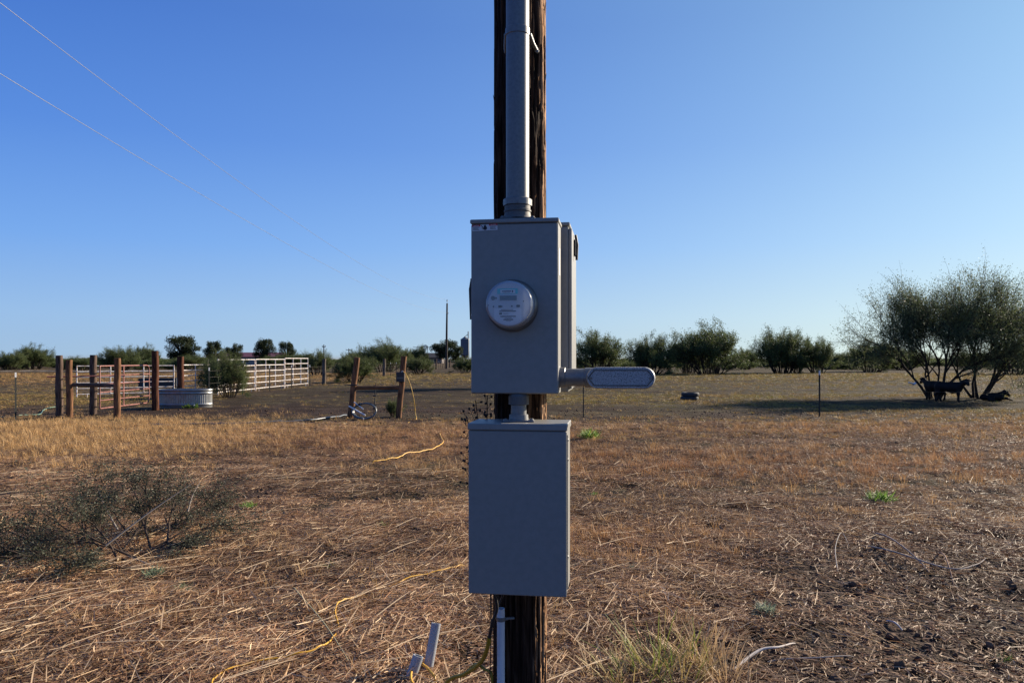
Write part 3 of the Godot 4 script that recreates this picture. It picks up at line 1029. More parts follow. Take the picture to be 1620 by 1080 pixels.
	for q in [[-0.026, 0.0435, 0.006, 0.0474], [0.009, 0.041, 0.0135, 0.0485], [-0.024, 0.0398, 0.002, 0.0412], [-0.03, -0.020, 0.014, -0.0178], [-0.036, -0.0262, 0.024, -0.0228], [-0.036, -0.036, -0.026, -0.0295], [-0.022, -0.034, -0.003, -0.0325], [-0.032, -0.0445, 0.023, -0.041], [-0.016, -0.050, 0.009, -0.0482], [-0.021, -0.0555, 0.014, -0.052], [-0.012, -0.0595, 0.006, -0.0582]]:
		b.box(Vector3(q[0], q[1], 0.0824), Vector3(q[2], q[3], 0.0829))
	for q in [[-0.056, -0.008, 0.003], [0.009, -0.007, 0.003], [0.050, 0.010, 0.0022], [-0.074, -0.003, 0.002], [0.0285, -0.0065, 0.0045], [0.0335, -0.0065, 0.0045]]:
		b.lathe([[q[2], 0.0], [q[2], 0.0012], [0.0, 0.0012]], 10, Vector3(q[0], q[1], 0.0815), Vector3.BACK)
	b.box(Vector3(-0.039, -0.0115, 0.0815), Vector3(-0.028, -0.0035, 0.0828))
	b.box(Vector3(-0.028, -0.010, 0.0815), Vector3(-0.024, -0.0055, 0.0828))
	part(fp, "print", b.mesh(), M.ink).set_meta("kind", "stuff")
	b = MB.new()
	b.lathe([[0.0075, 0.0], [0.0075, 0.0016], [0.0, 0.0016]], 18, Vector3(-0.058, 0.022, 0.0815), Vector3.BACK)
	b.box(Vector3(-0.051, 0.019, 0.0815), Vector3(-0.044, 0.025, 0.0826))
	part(fp, "optical_port", b.mesh(), M.lcd)
	b = MB.new()
	var rim := [[0.0832, 0.03]]
	for k in 13:
		var a := PI / 2.0 * k / 12.0
		rim.append([0.0685 + 0.0135 * cos(a), 0.0875 + 0.0135 * sin(a)])
	rim.append([0.0, 0.1025])
	b.lathe(rim, 96, Vector3.ZERO, Vector3.BACK)
	var gl := part(mt, "glass_cover", b.mesh(), M.meter_glass)
	gl.set_meta("label", "clear domed cover")

	# --- the disconnect box on the pole's side
	var dk := thing("disconnect_box", "narrow grey steel disconnect box with a side latch, behind the meter box", "electrical box", Vector3(0.175, 1.4247, -2.963), TURN)
	b = MB.new()
	b.box(Vector3(-0.062, 0, -0.30), Vector3(0.040, 0.632, 0.0), 0.003)
	part(dk, "body", b.mesh(), M.box_paint)
	b = MB.new()
	b.box(Vector3(-0.064, 0.633, -0.303), Vector3(0.046, 0.647, 0.005), 0.003)
	part(dk, "top_cap", b.mesh(), M.box_paint)
	b = MB.new()
	b.box(Vector3(0.0405, 0.012, -0.296), Vector3(0.053, 0.625, -0.004), 0.003)
	part(dk, "door", b.mesh(), M.box_paint)
	b = MB.new()
	b.box(Vector3(0.0535, 0.535, -0.16), Vector3(0.062, 0.60, -0.12), 0.003)
	b.tube([Vector3(0.060, 0.62, -0.14), Vector3(0.066, 0.58, -0.14), Vector3(0.064, 0.52, -0.14)], [0.005, 0.006, 0.005], 8)
	part(dk, "latch", b.mesh(), M.black)

	# --- the fitting on the right
	var lb := thing("conduit_body", "speckled cast metal conduit fitting with an oval cover, on the meter box's side", "conduit fitting", Vector3(0.1683, 1.4827, -2.865), TURN)
	b = MB.new()
	b.lathe([[0.0, 0.0], [0.048, 0.0], [0.048, 0.004], [0.044, 0.008], [0.036, 0.008]], 10, Vector3(0, 0, 0), Vector3.RIGHT)
	part(lb, "locknut", b.mesh(), M.cast_zinc)
	b = MB.new()
	b.lathe([[0.0375, 0.008], [0.0375, 0.028], [0.034, 0.030], [0.0325, 0.031], [0.0325, 0.10], [0.036, 0.101], [0.036, 0.13], [0.02, 0.135]], 32, Vector3.ZERO, Vector3.RIGHT)
	part(lb, "nipple", b.mesh(), M.galvanised)
	var oval := func(bb: MB, x0: float, x1: float, r: float, z0: float, z1: float, e: float) -> void:
		var ring := []
		for k in 40:
			var a := TAU * k / 40.0
			ring.append(Vector3((x1 - r if cos(a) > 0 else x0 + r) + cos(a) * r, sin(a) * r, 0))
		var loops := [[z0, 0.0], [z1 - e, 0.0], [z1, e]]
		var start := []
		for q in loops:
			start.append(bb.v.size())
			for p in ring:
				var mid := Vector3(clampf(p.x, x0 + r, x1 - r), 0, 0)
				var o: Vector3 = (p - mid).normalized()
				bb.vert(p - o * q[1] + Vector3(0, 0, q[0]), (o + Vector3(0, 0, 0.6 if q[1] > 0 else 0.0)).normalized())
		for j in 2:
			for k in 40:
				var k2 := (k + 1) % 40
				bb.tri(start[j] + k, start[j] + k2, start[j + 1] + k2)
				bb.tri(start[j] + k, start[j + 1] + k2, start[j + 1] + k)
		var top := []
		for p in ring:
			var mid := Vector3(clampf(p.x, x0 + r, x1 - r), 0, 0)
			top.append(p - (p - mid).normalized() * e + Vector3(0, 0, z1))
		bb.face(top, Vector3.BACK)
	b = MB.new()
	oval.call(b, 0.112, 0.350, 0.0365, -0.045, 0.036, 0.004)
	b.lathe([[0.0, 0.0], [0.034, 0.0], [0.034, 0.07]], 24, Vector3(0.30, 0, -0.11), Vector3.BACK)
	part(lb, "body", b.mesh(), M.cast_zinc)
	b = MB.new()
	oval.call(b, 0.108, 0.354, 0.0395, 0.0363, 0.0425, 0.003)
	var cov := part(lb, "cover", b.mesh(), M.cast_zinc)
	b = MB.new()
	var hexa := [Vector3(0.114, 0, 0), Vector3(0.137, 0.0275, 0), Vector3(0.325, 0.0275, 0), Vector3(0.348, 0, 0), Vector3(0.325, -0.0275, 0), Vector3(0.137, -0.0275, 0)]
	for k in 6:
		b.tube([hexa[k] + Vector3(0, 0, 0.0422), hexa[(k + 1) % 6] + Vector3(0, 0, 0.0422)], [0.0024], 6)
	part(cov, "raised_rim", b.mesh(), M.dirty_zinc)
	for x in [0.121, 0.341]:
		screw(cov, "screw", Vector3(x + (0.004 if x < 0.2 else -0.004), 0.0005, 0.0425), Vector3.BACK, 0.005, M.galvanised)

	# --- the riser above
	var rp := Vector3(0.008 + 0.0125, 2.0566, -2.868)
	var rs := thing("riser_conduit", "thick galvanised steel conduit rising up the pole from the meter box", "conduit", rp)
	b = MB.new()
	b.box(Vector3(-0.066, 0, -0.052), Vector3(0.066, 0.010, 0.052), 0.004)
	part(rs, "flange", b.mesh(), M.dirty_zinc)
	for x in [-0.054, 0.054]:
		screw(rs, "bolt", Vector3(x, 0.010, 0.03), Vector3.UP, 0.008, M.galvanised)
	b = MB.new()
	b.lathe([[0.054, 0.010], [0.050, 0.018], [0.0475, 0.034], [0.0505, 0.036], [0.0505, 0.042], [0.0475, 0.044], [0.0475, 0.058]], 32)
	part(rs, "hub", b.mesh(), M.dirty_zinc)
	b = MB.new()
	b.lathe([[0.0465, 0.058], [0.0535, 0.060], [0.0535, 0.082], [0.0505, 0.085], [0.043, 0.085]], 8)
	part(rs, "hex_nut", b.mesh(), M.galvanised)
	b = MB.new()
	b.lathe([[0.0425, 0.084], [0.0425, 4.1]], 40)
	part(rs, "pipe", b.mesh(), M.galvanised)
	b = MB.new()
	b.lathe([[0.046, 4.1], [0.052, 4.1], [0.052, 4.18], [0.035, 4.24], [0.0, 4.25]], 24)
	part(rs, "weather_cap", b.mesh(), M.galvanised)
	for y in [0.70, 2.2, 3.6]:
		b = MB.new()
		b.lathe([[0.0428, y - 0.014], [0.0452, y - 0.012], [0.0452, y + 0.012], [0.0428, y + 0.014]], 32)
		b.tube([Vector3(0.042, y - 0.004, 0.0), Vector3(0.058, y - 0.022, -0.045), Vector3(0.075, y - 0.034, -0.088)], [0.010, 0.008, 0.007], 6)
		b.tube([Vector3(-0.042, y - 0.004, 0.0), Vector3(-0.045, y - 0.03, -0.05), Vector3(-0.045, y - 0.036, -0.096)], [0.008, 0.007, 0.006], 6)
		var st := part(rs, "strap", b.mesh(), M.galvanised)
		screw(st, "bolt", Vector3(0.073, y - 0.035, -0.083), Vector3(0.5, 0, 0.85), 0.009, M.galvanised)

	# --- the lower box
	var lw := 0.173
	var lh := 0.6046
	var low := thing("breaker_box", "plain grey steel breaker box with a hinged lip, hung lowest on the pole", "electrical box", Vector3(0.018, 0.7186, -2.73), TURN)
	b = MB.new()
	b.box(Vector3(-lw, 0.004, -0.2), Vector3(lw, lh - 0.012, -0.014), 0.003)
	part(low, "body", b.mesh(), M.box_paint)
	b = MB.new()
	b.box(Vector3(-lw - 0.0015, 0.0, -0.0125), Vector3(lw + 0.0015, lh - 0.0255, 0.0), 0.003)
	part(low, "door", b.mesh(), M.box_paint)
	b = MB.new()
	b.box(Vector3(-lw - 0.004, lh - 0.024, -0.203), Vector3(lw + 0.004, lh, 0.005), 0.003)
	part(low, "top_lip", b.mesh(), M.box_paint)
	for y in [lh - 0.06, lh - 0.13, 0.13]:
		screw(low, "screw", Vector3(lw, y, -0.05), Vector3.RIGHT, 0.006, M.galvanised)
	b = MB.new()
	b.box(Vector3(lw + 0.0003, 0.02, -0.031), Vector3(lw + 0.004, lh - 0.04, -0.026), 0.001)
	part(low, "hinge", b.mesh(), M.box_paint)

	# --- the nipple between the two boxes
	var np := thing("connector_nipple", "short galvanised connector between the two grey boxes", "conduit fitting", Vector3(0.0245, 0.7186 + lh, -2.83))
	b = MB.new()
	b.box(Vector3(-0.056, 0, -0.042), Vector3(0.056, 0.007, 0.042), 0.002)
	part(np, "flange", b.mesh(), M.galvanised)
	for x in [-0.046, 0.046]:
		screw(np, "bolt", Vector3(x, 0.007, 0.026), Vector3.UP, 0.007, M.galvanised)
	b = MB.new()
	b.lathe([[0.036, 0.007], [0.034, 0.026], [0.0285, 0.0265], [0.0275, 0.062]], 28)
	part(np, "hub", b.mesh(), M.galvanised)
	b = MB.new()
	b.lathe([[0.028, 0.060], [0.037, 0.062], [0.037, 0.092], [0.033, 0.1014], [0.0, 0.1014]], 8)
	part(np, "hex_nut", b.mesh(), M.dirty_zinc)

	# --- small things on and under the pole's foot
	var pv := thing("plastic_conduit", "thin grey-white plastic conduit strapped to the pole under the lowest box", "conduit", Vector3(-0.042, 0, -2.945))
	b = MB.new()
	b.lathe([[0.015, -0.1], [0.015, 0.605], [0.012, 0.605], [0.012, 0.56]], 18)
	part(pv, "pipe", b.mesh(), M.pvc)
	for y in [0.565, 0.31]:
		b = MB.new()
		b.lathe([[0.0155, y - 0.008], [0.0175, y - 0.007], [0.0175, y + 0.007], [0.0155, y + 0.008]], 18)
		b.tube([Vector3(0.014, y, 0.004), Vector3(0.03, y + 0.001, -0.004), Vector3(0.05, y, -0.008)], [0.007, 0.006, 0.006], 6)
		part(pv, "strap", b.mesh(), M.galvanised)
	# the black-sheathed yellow cable that drops from the lowest box
	var cb := thing("power_cable", "thick yellow cable with a black upper end drooping from the lowest box", "cable", Vector3(-0.06, 0, -2.85))
	var o := -cb.position
	b = MB.new()
	var upper := curve([pt(782, 938, 2.84), pt(786, 962, 2.85), pt(779, 985, 2.86), pt(774, 1008, 2.88)])
	b.tube(upper.map(func(p): return p + o), [0.0065], 8)
	var up2 := curve([pt(797, 938, 2.87), pt(790, 955, 2.88), pt(783, 970, 2.86)])
	b.tube(up2.map(func(p): return p + o), [0.004], 6)
	part(cb, "black_end", b.mesh(), M.black)
	b = MB.new()
	var lowr := curve([pt(774, 1008, 2.88), pt(770, 1028, 2.92), pt(759, 1049, 3.0), pt(735, 1066, 3.1), pt(706, 1080, 3.2), on(-0.36, 3.3, 0.012) , on(-0.5, 3.36, 0.01)])
	b.tube(lowr.map(func(p): return p + o), [0.0085], 8)
	var br := curve([pt(738, 1064, 3.1), pt(752, 1051, 3.05), pt(766, 1058, 3.02), pt(779, 1078, 3.0), on(-0.09, 3.0, 0.02)])
	b.tube(br.map(func(p): return p + o), [0.006], 8)
	part(cb, "yellow_sheath", b.mesh(), M.cable)

func curve(p: Array, each := 6) -> Array:
	var out := []
	for i in p.size() - 1:
		var a: Vector3 = p[maxi(i - 1, 0)]
		var d: Vector3 = p[mini(i + 2, p.size() - 1)]
		for k in each:
			out.append((p[i] as Vector3).cubic_interpolate(p[i + 1], a, d, float(k) / each))
	out.append(p[p.size() - 1])
	return out

func lie(p: Array, r: float) -> Array:   # lets a curve follow the ground
	return curve(p).map(func(q): return Vector3(q.x, gy(q.x, q.z) + r * 0.8, q.z))

# ---------------------------------------------------------------- near ground things
func make_near_things() -> void:
	# yellow cord over the ground
	var b := MB.new()
	var pts := []
	for q in [[842, 880], [790, 888], [742, 898], [700, 912], [650, 925], [600, 941], [558, 953], [536, 966], [530, 980], [535, 997], [530, 1010], [512, 1034], [480, 1047], [420, 1058], [362, 1072], [335, 1092], [345, 1130]]:
		pts.append(gp(q[0], q[1]))
	var path := lie(pts, 0.006).map(func(q): return q + Vector3(0, 0.036 + 0.014 * sin(q.z * 9.0), 0))
	b.tube(path.map(func(q): return q - path[0]), [0.0046], 8)
	single("extension_cord", b.mesh(), M.cord, path[0], "yellow extension cord curving through the straw towards the pole", "cord")
	b = MB.new()
	pts = [gp(690, 1090), gp(668, 1066), gp(656, 1070), gp(650, 1090), gp(664, 1110)]
	path = lie(pts, 0.006).map(func(q): return q + Vector3(0, 0.05, 0))
	path[0].y -= 0.05
	path[path.size() - 1].y -= 0.05
	b.tube(path.map(func(q): return q - path[0]), [0.006], 8)
	single("cord_loop", b.mesh(), M.cord, path[0], "small orange-yellow loop of cord beside the plastic stub pipes", "cord")
	# stub pipes
	for s in [["taller capless grey-white stub pipe leaning out of the ground", gp(676, 1062), 0.235, Vector3(0.17, 1.0, -0.25), 0.024], ["short grey-white stub pipe half buried in straw beside the taller one", gp(648, 1078), 0.12, Vector3(0.35, 1.0, -0.2), 0.026]]:
		b = MB.new()
		var d: Vector3 = (s[3] as Vector3).normalized()
		b.lathe([[s[4], -0.08], [s[4], s[2]], [s[4] * 0.82, s[2]], [s[4] * 0.82, s[2] - 0.05], [0.0, s[2] - 0.05]], 20, Vector3.ZERO, d)
		single("stub_pipe", b.mesh(), M.pvc_grey, s[1], s[0], "pipe", "plastic stub pipes")
	# dark dead weed climbing behind the boxes
	var w := thing("dead_weed", "blackened dry weed with seed heads poking out beside the lower boxes", "weed", on(-0.125, 2.97))
	b = MB.new()
	var hd := MB.new()
	for s in [[-0.015, 1.40], [0.03, 1.42], [-0.05, 1.34], [-0.04, 1.18]]:
		var top := Vector3(s[0], s[1], 0.0)
		b.tube(curve([Vector3(0.02, -0.02, 0), Vector3(0.045, 0.5, 0.02), Vector3(0.03, 1.0, 0), top]), [0.003, 0.0028, 0.0025, 0.002], 5)
		for k in 13:
			var t := rng.randf_range(0.0, 0.14)
			var p := top - Vector3(0, t, 0)
			var e := p + Vector3(rng.randfn(0, 0.022), rng.randfn(0.012, 0.016), rng.randfn(0, 0.02))
			b.tube([p, e], [0.0011, 0.0009], 4, false)
			hd.lathe([[0.0, -0.006], [0.005, -0.002], [0.0045, 0.003], [0.0, 0.008]], 6, e, (e - p).normalized())
	part(w, "stalk", b.mesh(), M.black_matt)
	part(w, "seed_heads", hd.mesh(), M.black_matt).set_meta("kind", "stuff")

	# the heap of cut brush on the left
	var at := gp(178, 885)
	var br := thing("brush_pile", "heap of cut leafy branches lying in the straw", "brush pile", at)
	var lv := MB.new()
	var o := {"leaves": 17, "fuzz": 0.026, "leaf": 0.018, "slim": 0.36, "kids": [0, 5, 5, 4], "open": 0.8, "wander": 0.16, "lift": 0.0, "twig": 0.0016, "dark": Color(0.04, 0.046, 0.028), "light": Color(0.105, 0.11, 0.072)}
	var limbs := [
		[Vector3(0.42, 0.03, 0.1), Vector3(-1.0, 0.22, -0.1), 0.85, 0.014], [Vector3(0.45, 0.02, -0.1), Vector3(-0.8, 0.42, -0.55), 0.8, 0.013], [Vector3(0.3, 0.03, 0.2), Vector3(-1.0, 0.1, 0.15), 0.8, 0.012],
		[Vector3(0.2, 0.05, -0.2), Vector3(-0.35, 0.62, -0.5), 0.62, 0.010], [Vector3(0.0, 0.06, -0.1), Vector3(0.35, 0.62, -0.6), 0.6, 0.010], [Vector3(-0.2, 0.05, -0.2), Vector3(-0.8, 0.5, -0.3), 0.62, 0.010],
		[Vector3(0.5, 0.02, 0.25), Vector3(-0.6, 0.14, 0.2), 0.5, 0.009], [Vector3(-0.1, 0.05, 0.15), Vector3(-0.9, 0.12, 0.3), 0.7, 0.011], [Vector3(0.1, 0.05, 0.1), Vector3(-0.5, 0.5, 0.0), 0.5, 0.009],
		[Vector3(-0.3, 0.04, 0.0), Vector3(-0.9, 0.35, -0.5), 0.7, 0.01], [Vector3(-0.2, 0.04, -0.3), Vector3(-0.5, 0.3, -1.0), 0.7, 0.01], [Vector3(0.1, 0.04, -0.3), Vector3(0.2, 0.3, -1.0), 0.7, 0.01], [Vector3(0.2, 0.04, -0.1), Vector3(0.7, 0.35, -0.8), 0.6, 0.01], [Vector3(-0.4, 0.04, -0.2), Vector3(-1.0, 0.25, 0.1), 0.6, 0.01], [Vector3(0.1, 0.04, 0.0), Vector3(0.5, 0.25, -0.2), 0.45, 0.008], [Vector3(-0.1, 0.04, -0.5), Vector3(-0.9, 0.3, -0.8), 0.7, 0.01], [Vector3(0.0, 0.04, -0.6), Vector3(0.4, 0.28, -0.9), 0.6, 0.009], [Vector3(-0.2, 0.03, 0.1), Vector3(-0.5, 0.12, 0.1), 0.6, 0.01], [Vector3(0.2, 0.03, 0.0), Vector3(-0.2, 0.2, 0.25), 0.5, 0.009], [Vector3(0.15, 0.03, 0.3), Vector3(-0.3, 0.2, 0.5), 0.35, 0.007]]
	for l in limbs:
		b = MB.new()
		b.col = Color(0.075, 0.058, 0.046)
		stem(b, lv, l[0], (l[1] as Vector3).normalized(), l[2] * 0.85, l[3], 3, o)
		part(br, "branch", b.mesh(), M.bark)
	# keep every leaf above the soil
	for i in lv.v.size():
		if lv.v[i].y < 0.0:
			lv.v[i].y = 0.01 - lv.v[i].y * 0.2
	br.scale = Vector3(0.95, 0.78, 1.1)
	part(br, "leaves", lv.mesh(), M.leaves).set_meta("kind", "stuff")
	for l in [[Vector3(0.0, 0.2, 0.1), Vector3(0.5, 0.72, -0.35)], [Vector3(0.32, 0.34, -0.6), Vector3(0.34, 0.62, -0.8)], [Vector3(-0.05, 0.28, -0.15), Vector3(-0.4, 0.62, -0.45)], [Vector3(0.62, 0.02, 0.35), Vector3(0.2, 0.12, 0.15)], [Vector3(0.75, 0.02, -0.3), Vector3(0.2, 0.08, -0.2)]]:
		b = MB.new()
		b.col = Color(0.26, 0.22, 0.19)
		var m: Vector3 = (l[0] as Vector3).lerp(l[1], 0.5) + Vector3(rng.randfn(0, 0.03), 0.02, 0)
		b.tube(curve([l[0], m, l[1]], 4), [0.009, 0.008, 0.007, 0.007, 0.006, 0.005, 0.004, 0.003, 0.002], 6)
		part(br, "bare_stick", b.mesh(), M.bark)

	# loose sticks on the right and left
	for s in [
		["pale curved stick on bare soil near the leafy grass clump", [gp(1160, 1062), gp(1200, 1040), gp(1232, 1033), gp(1258, 1016)], 0.009, Color(0.55, 0.49, 0.43), 0.04],
		["long thin bent stem lying across dark soil by the white twig", [gp(1215, 1040), gp(1300, 1049), gp(1352, 1040)], 0.0045, Color(0.4, 0.35, 0.3), 0.04],
		["grey forked twig standing up from the dark soil", [gp(1384, 850), gp(1402, 868), gp(1440, 895), gp(1470, 908)], 0.008, Color(0.28, 0.23, 0.2), 0.1],
		["arching grey twig above a dark hollow", [gp(1366, 868), gp(1410, 884), gp(1500, 916), gp(1545, 905), gp(1562, 884)], 0.007, Color(0.3, 0.26, 0.23), 0.06],
		["slim reddish stick poking up beside a tuft of brown grass", [gp(1484, 880), gp(1496, 900), gp(1510, 925)], 0.007, Color(0.34, 0.22, 0.16), 0.1],
		["grey looped twig on the shaded soil", [gp(1326, 906), gp(1322, 880), gp(1332, 856), gp(1344, 870)], 0.004, Color(0.38, 0.34, 0.3), 0.06],
		["dark round stick lying near the bend of the yellow cord", [gp(466, 1000), gp(490, 1006), gp(514, 1014)], 0.012, Color(0.05, 0.038, 0.03), 0.012],
		["dark branch with a pale cut end beside the brush heap", [gp(262, 862), gp(290, 874), gp(318, 874)], 0.016, Color(0.06, 0.045, 0.036), 0.02],
		["thin dark stem crossing the straw beside the brush heap", [gp(328, 892), gp(350, 862), gp(376, 838)], 0.004, Color(0.07, 0.05, 0.04), 0.03],
		["straight yellow-green weed stem lying across the yellow cord", [gp(462, 926), gp(480, 960), gp(520, 1012), gp(565, 1074)], 0.005, Color(0.42, 0.38, 0.22), 0.06],
		["broken piece of pale bark lying on the open soil", [gp(1404, 980), gp(1416, 988), gp(1428, 996)], 0.008, Color(0.45, 0.42, 0.4), 0.02]]:
		b = MB.new()
		b.col = s[3]
		var p := curve(s[1], 5)
		for i in p.size():
			p[i].y = lerpf(gy(p[0].x, p[0].z), gy(p[-1].x, p[-1].z), i / (p.size() - 1.0)) + s[2] + s[4] * sin(PI * i / (p.size() - 1.0))
		var r := []
		for i in p.size():
			r.append(s[2] * lerpf(1.0, 0.45, i / (p.size() - 1.0)))
		b.tube(p.map(func(q): return q - p[0]), r, 6, true, 0.06, 3)
		single("fallen_stick", b.mesh(), M.bark, p[0], s[0], "stick", "loose sticks on the ground")

	# green weeds: [x, y, size, colour, label]
	var lush := Color(0.17, 0.29, 0.05)
	var silver := Color(0.22, 0.26, 0.18)
	for q in [
		[932, 695, 0.30, Color(0.2, 0.3, 0.05), 90, "bright green weed growing beside the lower box's far ground"],
		[1391, 795, 0.20, lush, 80, "lush green tuft standing alone in the open pasture"],
		[1211, 972, 0.11, silver, 60, "silvery low weed on the dark soil"],
		[608, 836, 0.08, lush, 26, "tiny dark green weed near the yellow grass patch"],
		[518, 900, 0.09, Color(0.12, 0.2, 0.05), 24, "small green weed above the yellow cord's bend"],
		[940, 782, 0.07, lush, 22, "tiny green sprout just past the lower box"],
		[392, 806, 0.12, lush, 40, "low green weed on a dark clod ridge"],
		[1094, 846, 0.08, Color(0.14, 0.22, 0.05), 22, "yellow-green sprout in reddish straw"],
		[325, 990, 0.05, silver, 16, "silvery seedling in the straw below the brush heap"],
		[430, 985, 0.06, silver, 18, "grey-green seedling beside a fallen weed stem"],
		[676, 955, 0.05, lush, 14, "green seedling above the stub pipes"],
		[90, 975, 0.07, silver, 20, "grey-green seedling in flattened straw at the brush's shadow"],
		[1590, 1045, 0.08, Color(0.06, 0.1, 0.03), 26, "dark green seedling on the bare dark soil"],
		[1000, 905, 0.08, silver, 24, "dull green weed beside the lower box's corner"],
		[240, 915, 0.12, Color(0.17, 0.22, 0.13), 60, "silvery leafy clump at the brush heap's foot"],
		[290, 935, 0.10, Color(0.16, 0.22, 0.12), 44, "pale leafy sprig beside the brush heap's cut branch"]]:
		lv = MB.new()
		for k in q[4] * 3:
			var a := rng.randf() * TAU
			var e := rng.randf_range(0.15, 1.2)
			var d := Vector3(cos(a) * cos(e), sin(e), sin(a) * cos(e))
			lv.col = (q[3] as Color) * rng.randf_range(0.6, 1.25)
			var s: float = q[2]
			lv.leaf(Vector3(rng.randfn(0, 0.25) * s, rng.randf() * 0.25 * s, rng.randfn(0, 0.25) * s), d, d.cross(Vector3(rng.randf(), 1, rng.randf())).normalized(), s * rng.randf_range(0.25, 0.8), s * 0.026)
		single("green_weed", lv.mesh(), M.greens, gp(q[0], q[1]), q[5], "weed", "green weeds in the pasture")
	# the leafy grass clump low in the picture
	for q in [[1035, 1060, 0.36, 60, 0.5, "tall clump of half-green grass blades near the pole's foot"], [1115, 1045, 0.32, 110, 0.03, "thick clump of pale dry grass beside the half-green clump"], [960, 1070, 0.26, 60, 0.1, "ragged dry grass clump close to the pole"], [1080, 1075, 0.34, 90, 0.25, "dry grass clump leaning into the thick pale one"], [1010, 1090, 0.3, 70, 0.2, "dry grass clump between the half-green clump and the pole"], [1150, 1078, 0.26, 60, 0.02, "pale broken grass clump at the edge of the dark soil"]]:
		var m := tuft(q[3], q[2] * 0.3, q[2] * 0.85, 1.5, 0.13, 0.0026, q[4])
		var g := single("grass_clump", m, M.straw_pale if q[4] < 0.2 else M.greens_clump, gp(q[0], q[1]), q[5], "grass", "grass clumps near the pole")

func make_clump_materials() -> void:
	for d in [["straw_pale", Color(0.62, 0.52, 0.4)], ["greens_clump", Color(0.5, 0.46, 0.28)]]:
		var m: StandardMaterial3D = M.straw.duplicate()
		m.resource_name = d[0]
		m.albedo_color = lin(d[1].r, d[1].g, d[1].b)
		M[d[0]] = m

# ---------------------------------------------------------------- corral and fences
func t_post_mesh(h: float) -> Array:
	var b := MB.new()
	b.box(Vector3(-0.022, -0.2, -0.004), Vector3(0.022, h - 0.12, 0.004), 0.001)
	b.box(Vector3(-0.004, -0.2, 0.004), Vector3(0.004, h - 0.12, 0.03), 0.001)
	for k in 14:
		var y := 0.1 + k * (h - 0.3) / 14.0
		b.box(Vector3(-0.008, y, -0.010), Vector3(0.008, y + 0.02, -0.004))
	var w := MB.new()
	w.box(Vector3(-0.022, h - 0.12, -0.004), Vector3(0.022, h, 0.004), 0.001)
	w.box(Vector3(-0.004, h - 0.12, 0.004), Vector3(0.004, h, 0.03), 0.001)
	return [b.mesh(), w.mesh()]

func wood_post(parent: Node3D, called: String, foot: Vector3, head: Vector3, r: float, m: Material, seedv := 0) -> MeshInstance3D:
	var b := MB.new()
	var pts := []
	var rs := []
	for k in 9:
		var t := k / 8.0
		pts.append((foot - Vector3(0, 0.25, 0)).lerp(head, t) + Vector3(sin(k * 1.3 + seedv), 0, cos(k * 1.7 + seedv)) * 0.006)
		rs.append(r * (1.04 - 0.08 * t) * (1.0 if k < 8 else 0.985))
	b.tube(pts, rs, 18, true, 0.02, seedv)
	return part(parent, called, b.mesh(), m)

func pipe(b: MB, a: Vector3, c: Vector3, r: float) -> void:
	b.tube([a, c], [r, r], 8)

